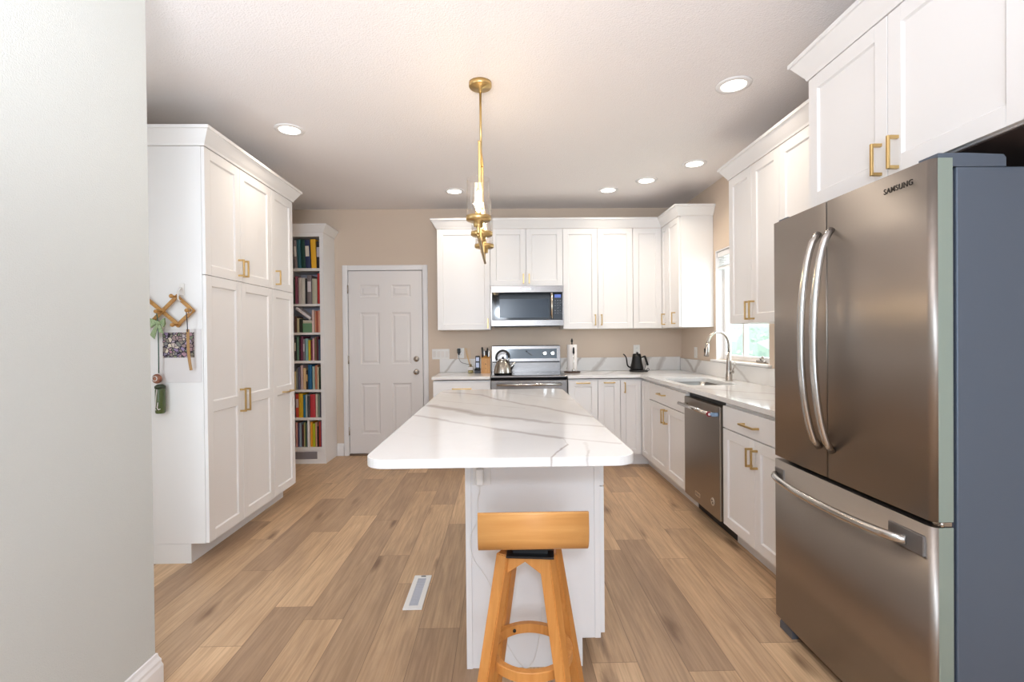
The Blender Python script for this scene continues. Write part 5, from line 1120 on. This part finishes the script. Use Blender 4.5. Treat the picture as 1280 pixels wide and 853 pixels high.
for k, (x, y, L, c, lean) in enumerate(((-0.222, 5.245, 0.115, BLACKP, -0.05), (-0.205, 5.262, 0.075, CHROME, -0.03), (-0.172, 5.255, 0.10, BLACKP, 0.02), (-0.158, 5.245, 0.085, CHROME, 0.04), (-0.188, 5.285, 0.055, BLACKP, 0))):
    zt = 1.075 + (y - 5.225) * 0.53
    bm = B(); M = T(x, y, zt - 0.006) @ Matrix.Rotation(-0.15, 4, 'X') @ Matrix.Rotation(lean, 4, 'Y')
    tube(bm, [tuple(M @ Vector((0, 0, q))) for q in (0, L * 0.2, L * 0.6, L * 0.9, L)], [0.007, 0.008, 0.0085, 0.0105, 0.006], 10, flat=0.75); obj('knife_handle', bm, c, t)
# kettle on the range
kx, ky, kz = -0.005, 5.02, 0.9193
t = thing('stovetop_kettle', 'stainless stovetop kettle with black handle on the left burner', 'kettle', (kx, ky, kz))
bm = B(); lathe(bm, [(0, 0), (0.088, 0), (0.096, 0.006), (0.095, 0.02), (0.085, 0.065), (0.066, 0.115), (0.050, 0.138), (0.042, 0.143), (0, 0.143)], (kx, ky, kz), 40); obj('body', bm, mat('kettle_steel', (172, 168, 160), 0.2, 1.0), t)
bm = B(); lathe(bm, [(0, 0.1432), (0.043, 0.1432), (0.045, 0.148), (0.034, 0.156), (0.012, 0.160), (0, 0.160)], (kx, ky, kz), 32); ld = obj('lid', bm, CHROME, t)
bm = B(); lathe(bm, [(0, 0.1602), (0.010, 0.1602), (0.012, 0.172), (0.008, 0.178), (0, 0.179)], (kx, ky, kz), 20); obj('lid_knob', bm, BLACKP, ld)
bm = B(); tube(bm, [(kx + 0.075, ky, kz + 0.055), (kx + 0.100, ky, kz + 0.090), (kx + 0.120, ky, kz + 0.125)], [0.022, 0.016, 0.012], 16); obj('spout', bm, CHROME, t)
bm = B(); pts = [(kx - 0.062, ky, kz + 0.142), (kx - 0.068, ky, kz + 0.170), (kx - 0.058, ky, kz + 0.205), (kx - 0.030, ky, kz + 0.232), (kx + 0.005, ky, kz + 0.240), (kx + 0.040, ky, kz + 0.226), (kx + 0.062, ky, kz + 0.196), (kx + 0.064, ky, kz + 0.172)]
tube(bm, smooth_path(pts, 4), 0.0115, 12, flat=1.3, fdir=(0, 1, 0)); obj('handle', bm, BLACKP, t, 'arched black handle')
bm = B(); tube(bm, [(kx - 0.058, ky, kz + 0.118), (kx - 0.063, ky, kz + 0.150)], 0.006, 10); tube(bm, [(kx + 0.055, ky, kz + 0.125), (kx + 0.064, ky, kz + 0.176)], 0.006, 10); obj('handle_post', bm, CHROME, t)
# paper towel holder
px, py = 0.727, 5.16
t = thing('paper_towel_holder', 'upright paper towel roll on a dark round stand right of the range', 'paper towel holder', (px, py, CZ))
bm = B(); lathe(bm, [(0, 0), (0.086, 0), (0.088, 0.004), (0.086, 0.014), (0.080, 0.017), (0, 0.017)], (px, py, CZ), 40); obj('stand', bm, mat('dark_bronze', (78, 62, 54), 0.4, 0.6), t)
bm = B(); tube(bm, [(px, py, CZ + 0.016), (px, py, CZ + 0.33)], 0.006, 12); lathe(bm, [(0, 0.325), (0.010, 0.325), (0.012, 0.335), (0.008, 0.352), (0.004, 0.362), (0, 0.363)], (px, py, CZ), 16); obj('pole', bm, BLACKP, t)
bm = B(); tube(bm, [(px + 0.008, py - 0.066, CZ + 0.016), (px + 0.008, py - 0.066, CZ + 0.21)], 0.005, 12); lathe(bm, [(0, 0), (0.016, 0), (0.018, 0.02), (0.010, 0.026), (0, 0.026)], (px + 0.008, py - 0.066, CZ + 0.0172), 16); arm = obj('tension_arm', bm, CHROME, t)
bm = B(); tube(bm, [(px + 0.008, py - 0.066, CZ + 0.205), (px + 0.008, py - 0.066, CZ + 0.215), (px + 0.008, py - 0.066, CZ + 0.26), (px + 0.008, py - 0.066, CZ + 0.272)], [0.009, 0.011, 0.009, 0.005], 12); obj('arm_grip', bm, BLACKP, arm)
bm = B(); lathe(bm, [(0.019, 0.0185), (0.052, 0.0185), (0.053, 0.02), (0.053, 0.297), (0.052, 0.298), (0.019, 0.298)], (px, py, CZ), 40, closed=True); obj('paper_roll', bm, mat('paper_towel', (238, 234, 232), 0.9, bump=(180, 0.1)), t)
# gooseneck kettle
gx, gy = 1.432, 5.20
t = thing('gooseneck_kettle', 'matte black electric gooseneck kettle on its base in the corner', 'kettle', (gx, gy, CZ))
bm = B(); lathe(bm, [(0, 0), (0.080, 0), (0.084, 0.004), (0.084, 0.016), (0.080, 0.020), (0, 0.020)], (gx, gy, CZ), 40); bx(bm, gx - 0.03, gx + 0.10, gy - 0.05, gy + 0.05, CZ, CZ + 0.018, 0.004); obj('power_base', bm, BLACKP, t)
bm = B(); lathe(bm, [(0, 0.0205), (0.060, 0.0205), (0.071, 0.028), (0.069, 0.045), (0.056, 0.10), (0.047, 0.155), (0.044, 0.182), (0, 0.182)], (gx - 0.005, gy, CZ), 40); obj('body', bm, BLACKM, t)
bm = B(); lathe(bm, [(0, 0.1822), (0.043, 0.1822), (0.042, 0.190), (0.030, 0.194), (0, 0.195)], (gx - 0.005, gy, CZ), 32); lathe(bm, [(0, 0.195), (0.011, 0.195), (0.013, 0.205), (0.009, 0.209), (0, 0.2095)], (gx - 0.0, gy, CZ), 16); obj('lid', bm, BLACKM, t)
bm = B(); tube(bm, smooth_path([(gx - 0.055, gy, CZ + 0.048), (gx - 0.088, gy, CZ + 0.052), (gx - 0.106, gy, CZ + 0.075), (gx - 0.112, gy, CZ + 0.115), (gx - 0.118, gy, CZ + 0.15), (gx - 0.135, gy, CZ + 0.178), (gx - 0.150, gy, CZ + 0.190)], 4), [0.009 - 0.0035 * k / 24 for k in range(25)], 12); obj('spout', bm, BLACKM, t, 'thin gooseneck spout')
bm = B(); tube(bm, smooth_path([(gx + 0.040, gy, CZ + 0.150), (gx + 0.062, gy, CZ + 0.158), (gx + 0.078, gy, CZ + 0.162), (gx + 0.086, gy, CZ + 0.150), (gx + 0.104, gy, CZ + 0.095), (gx + 0.112, gy, CZ + 0.068)], 4), [0.006] * 4 + [0.009] * 4 + [0.012] * 13, 12); obj('handle', bm, BLACKM, t, 'pistol-grip handle')
bm = B(); tube(bm, smooth_path([(gx + 0.096, gy, CZ + 0.012), (gx + 0.115, gy + 0.005, CZ + 0.035), (gx + 0.13, gy + 0.01, CZ + 0.02), (gx + 0.125, gy + 0.06, CZ + 0.0035), (gx + 0.09, gy + 0.16, CZ + 0.0035), (gx + 0.07, gy + 0.20, CZ + 0.004)], 5), 0.003, 8); tube(bm, smooth_path([(gx + 0.088, gy, CZ + 0.085), (gx + 0.085, gy + 0.004, CZ + 0.05), (gx + 0.075, gy, CZ + 0.022)], 4), 0.003, 8); obj('cord', bm, BLACKP, t)
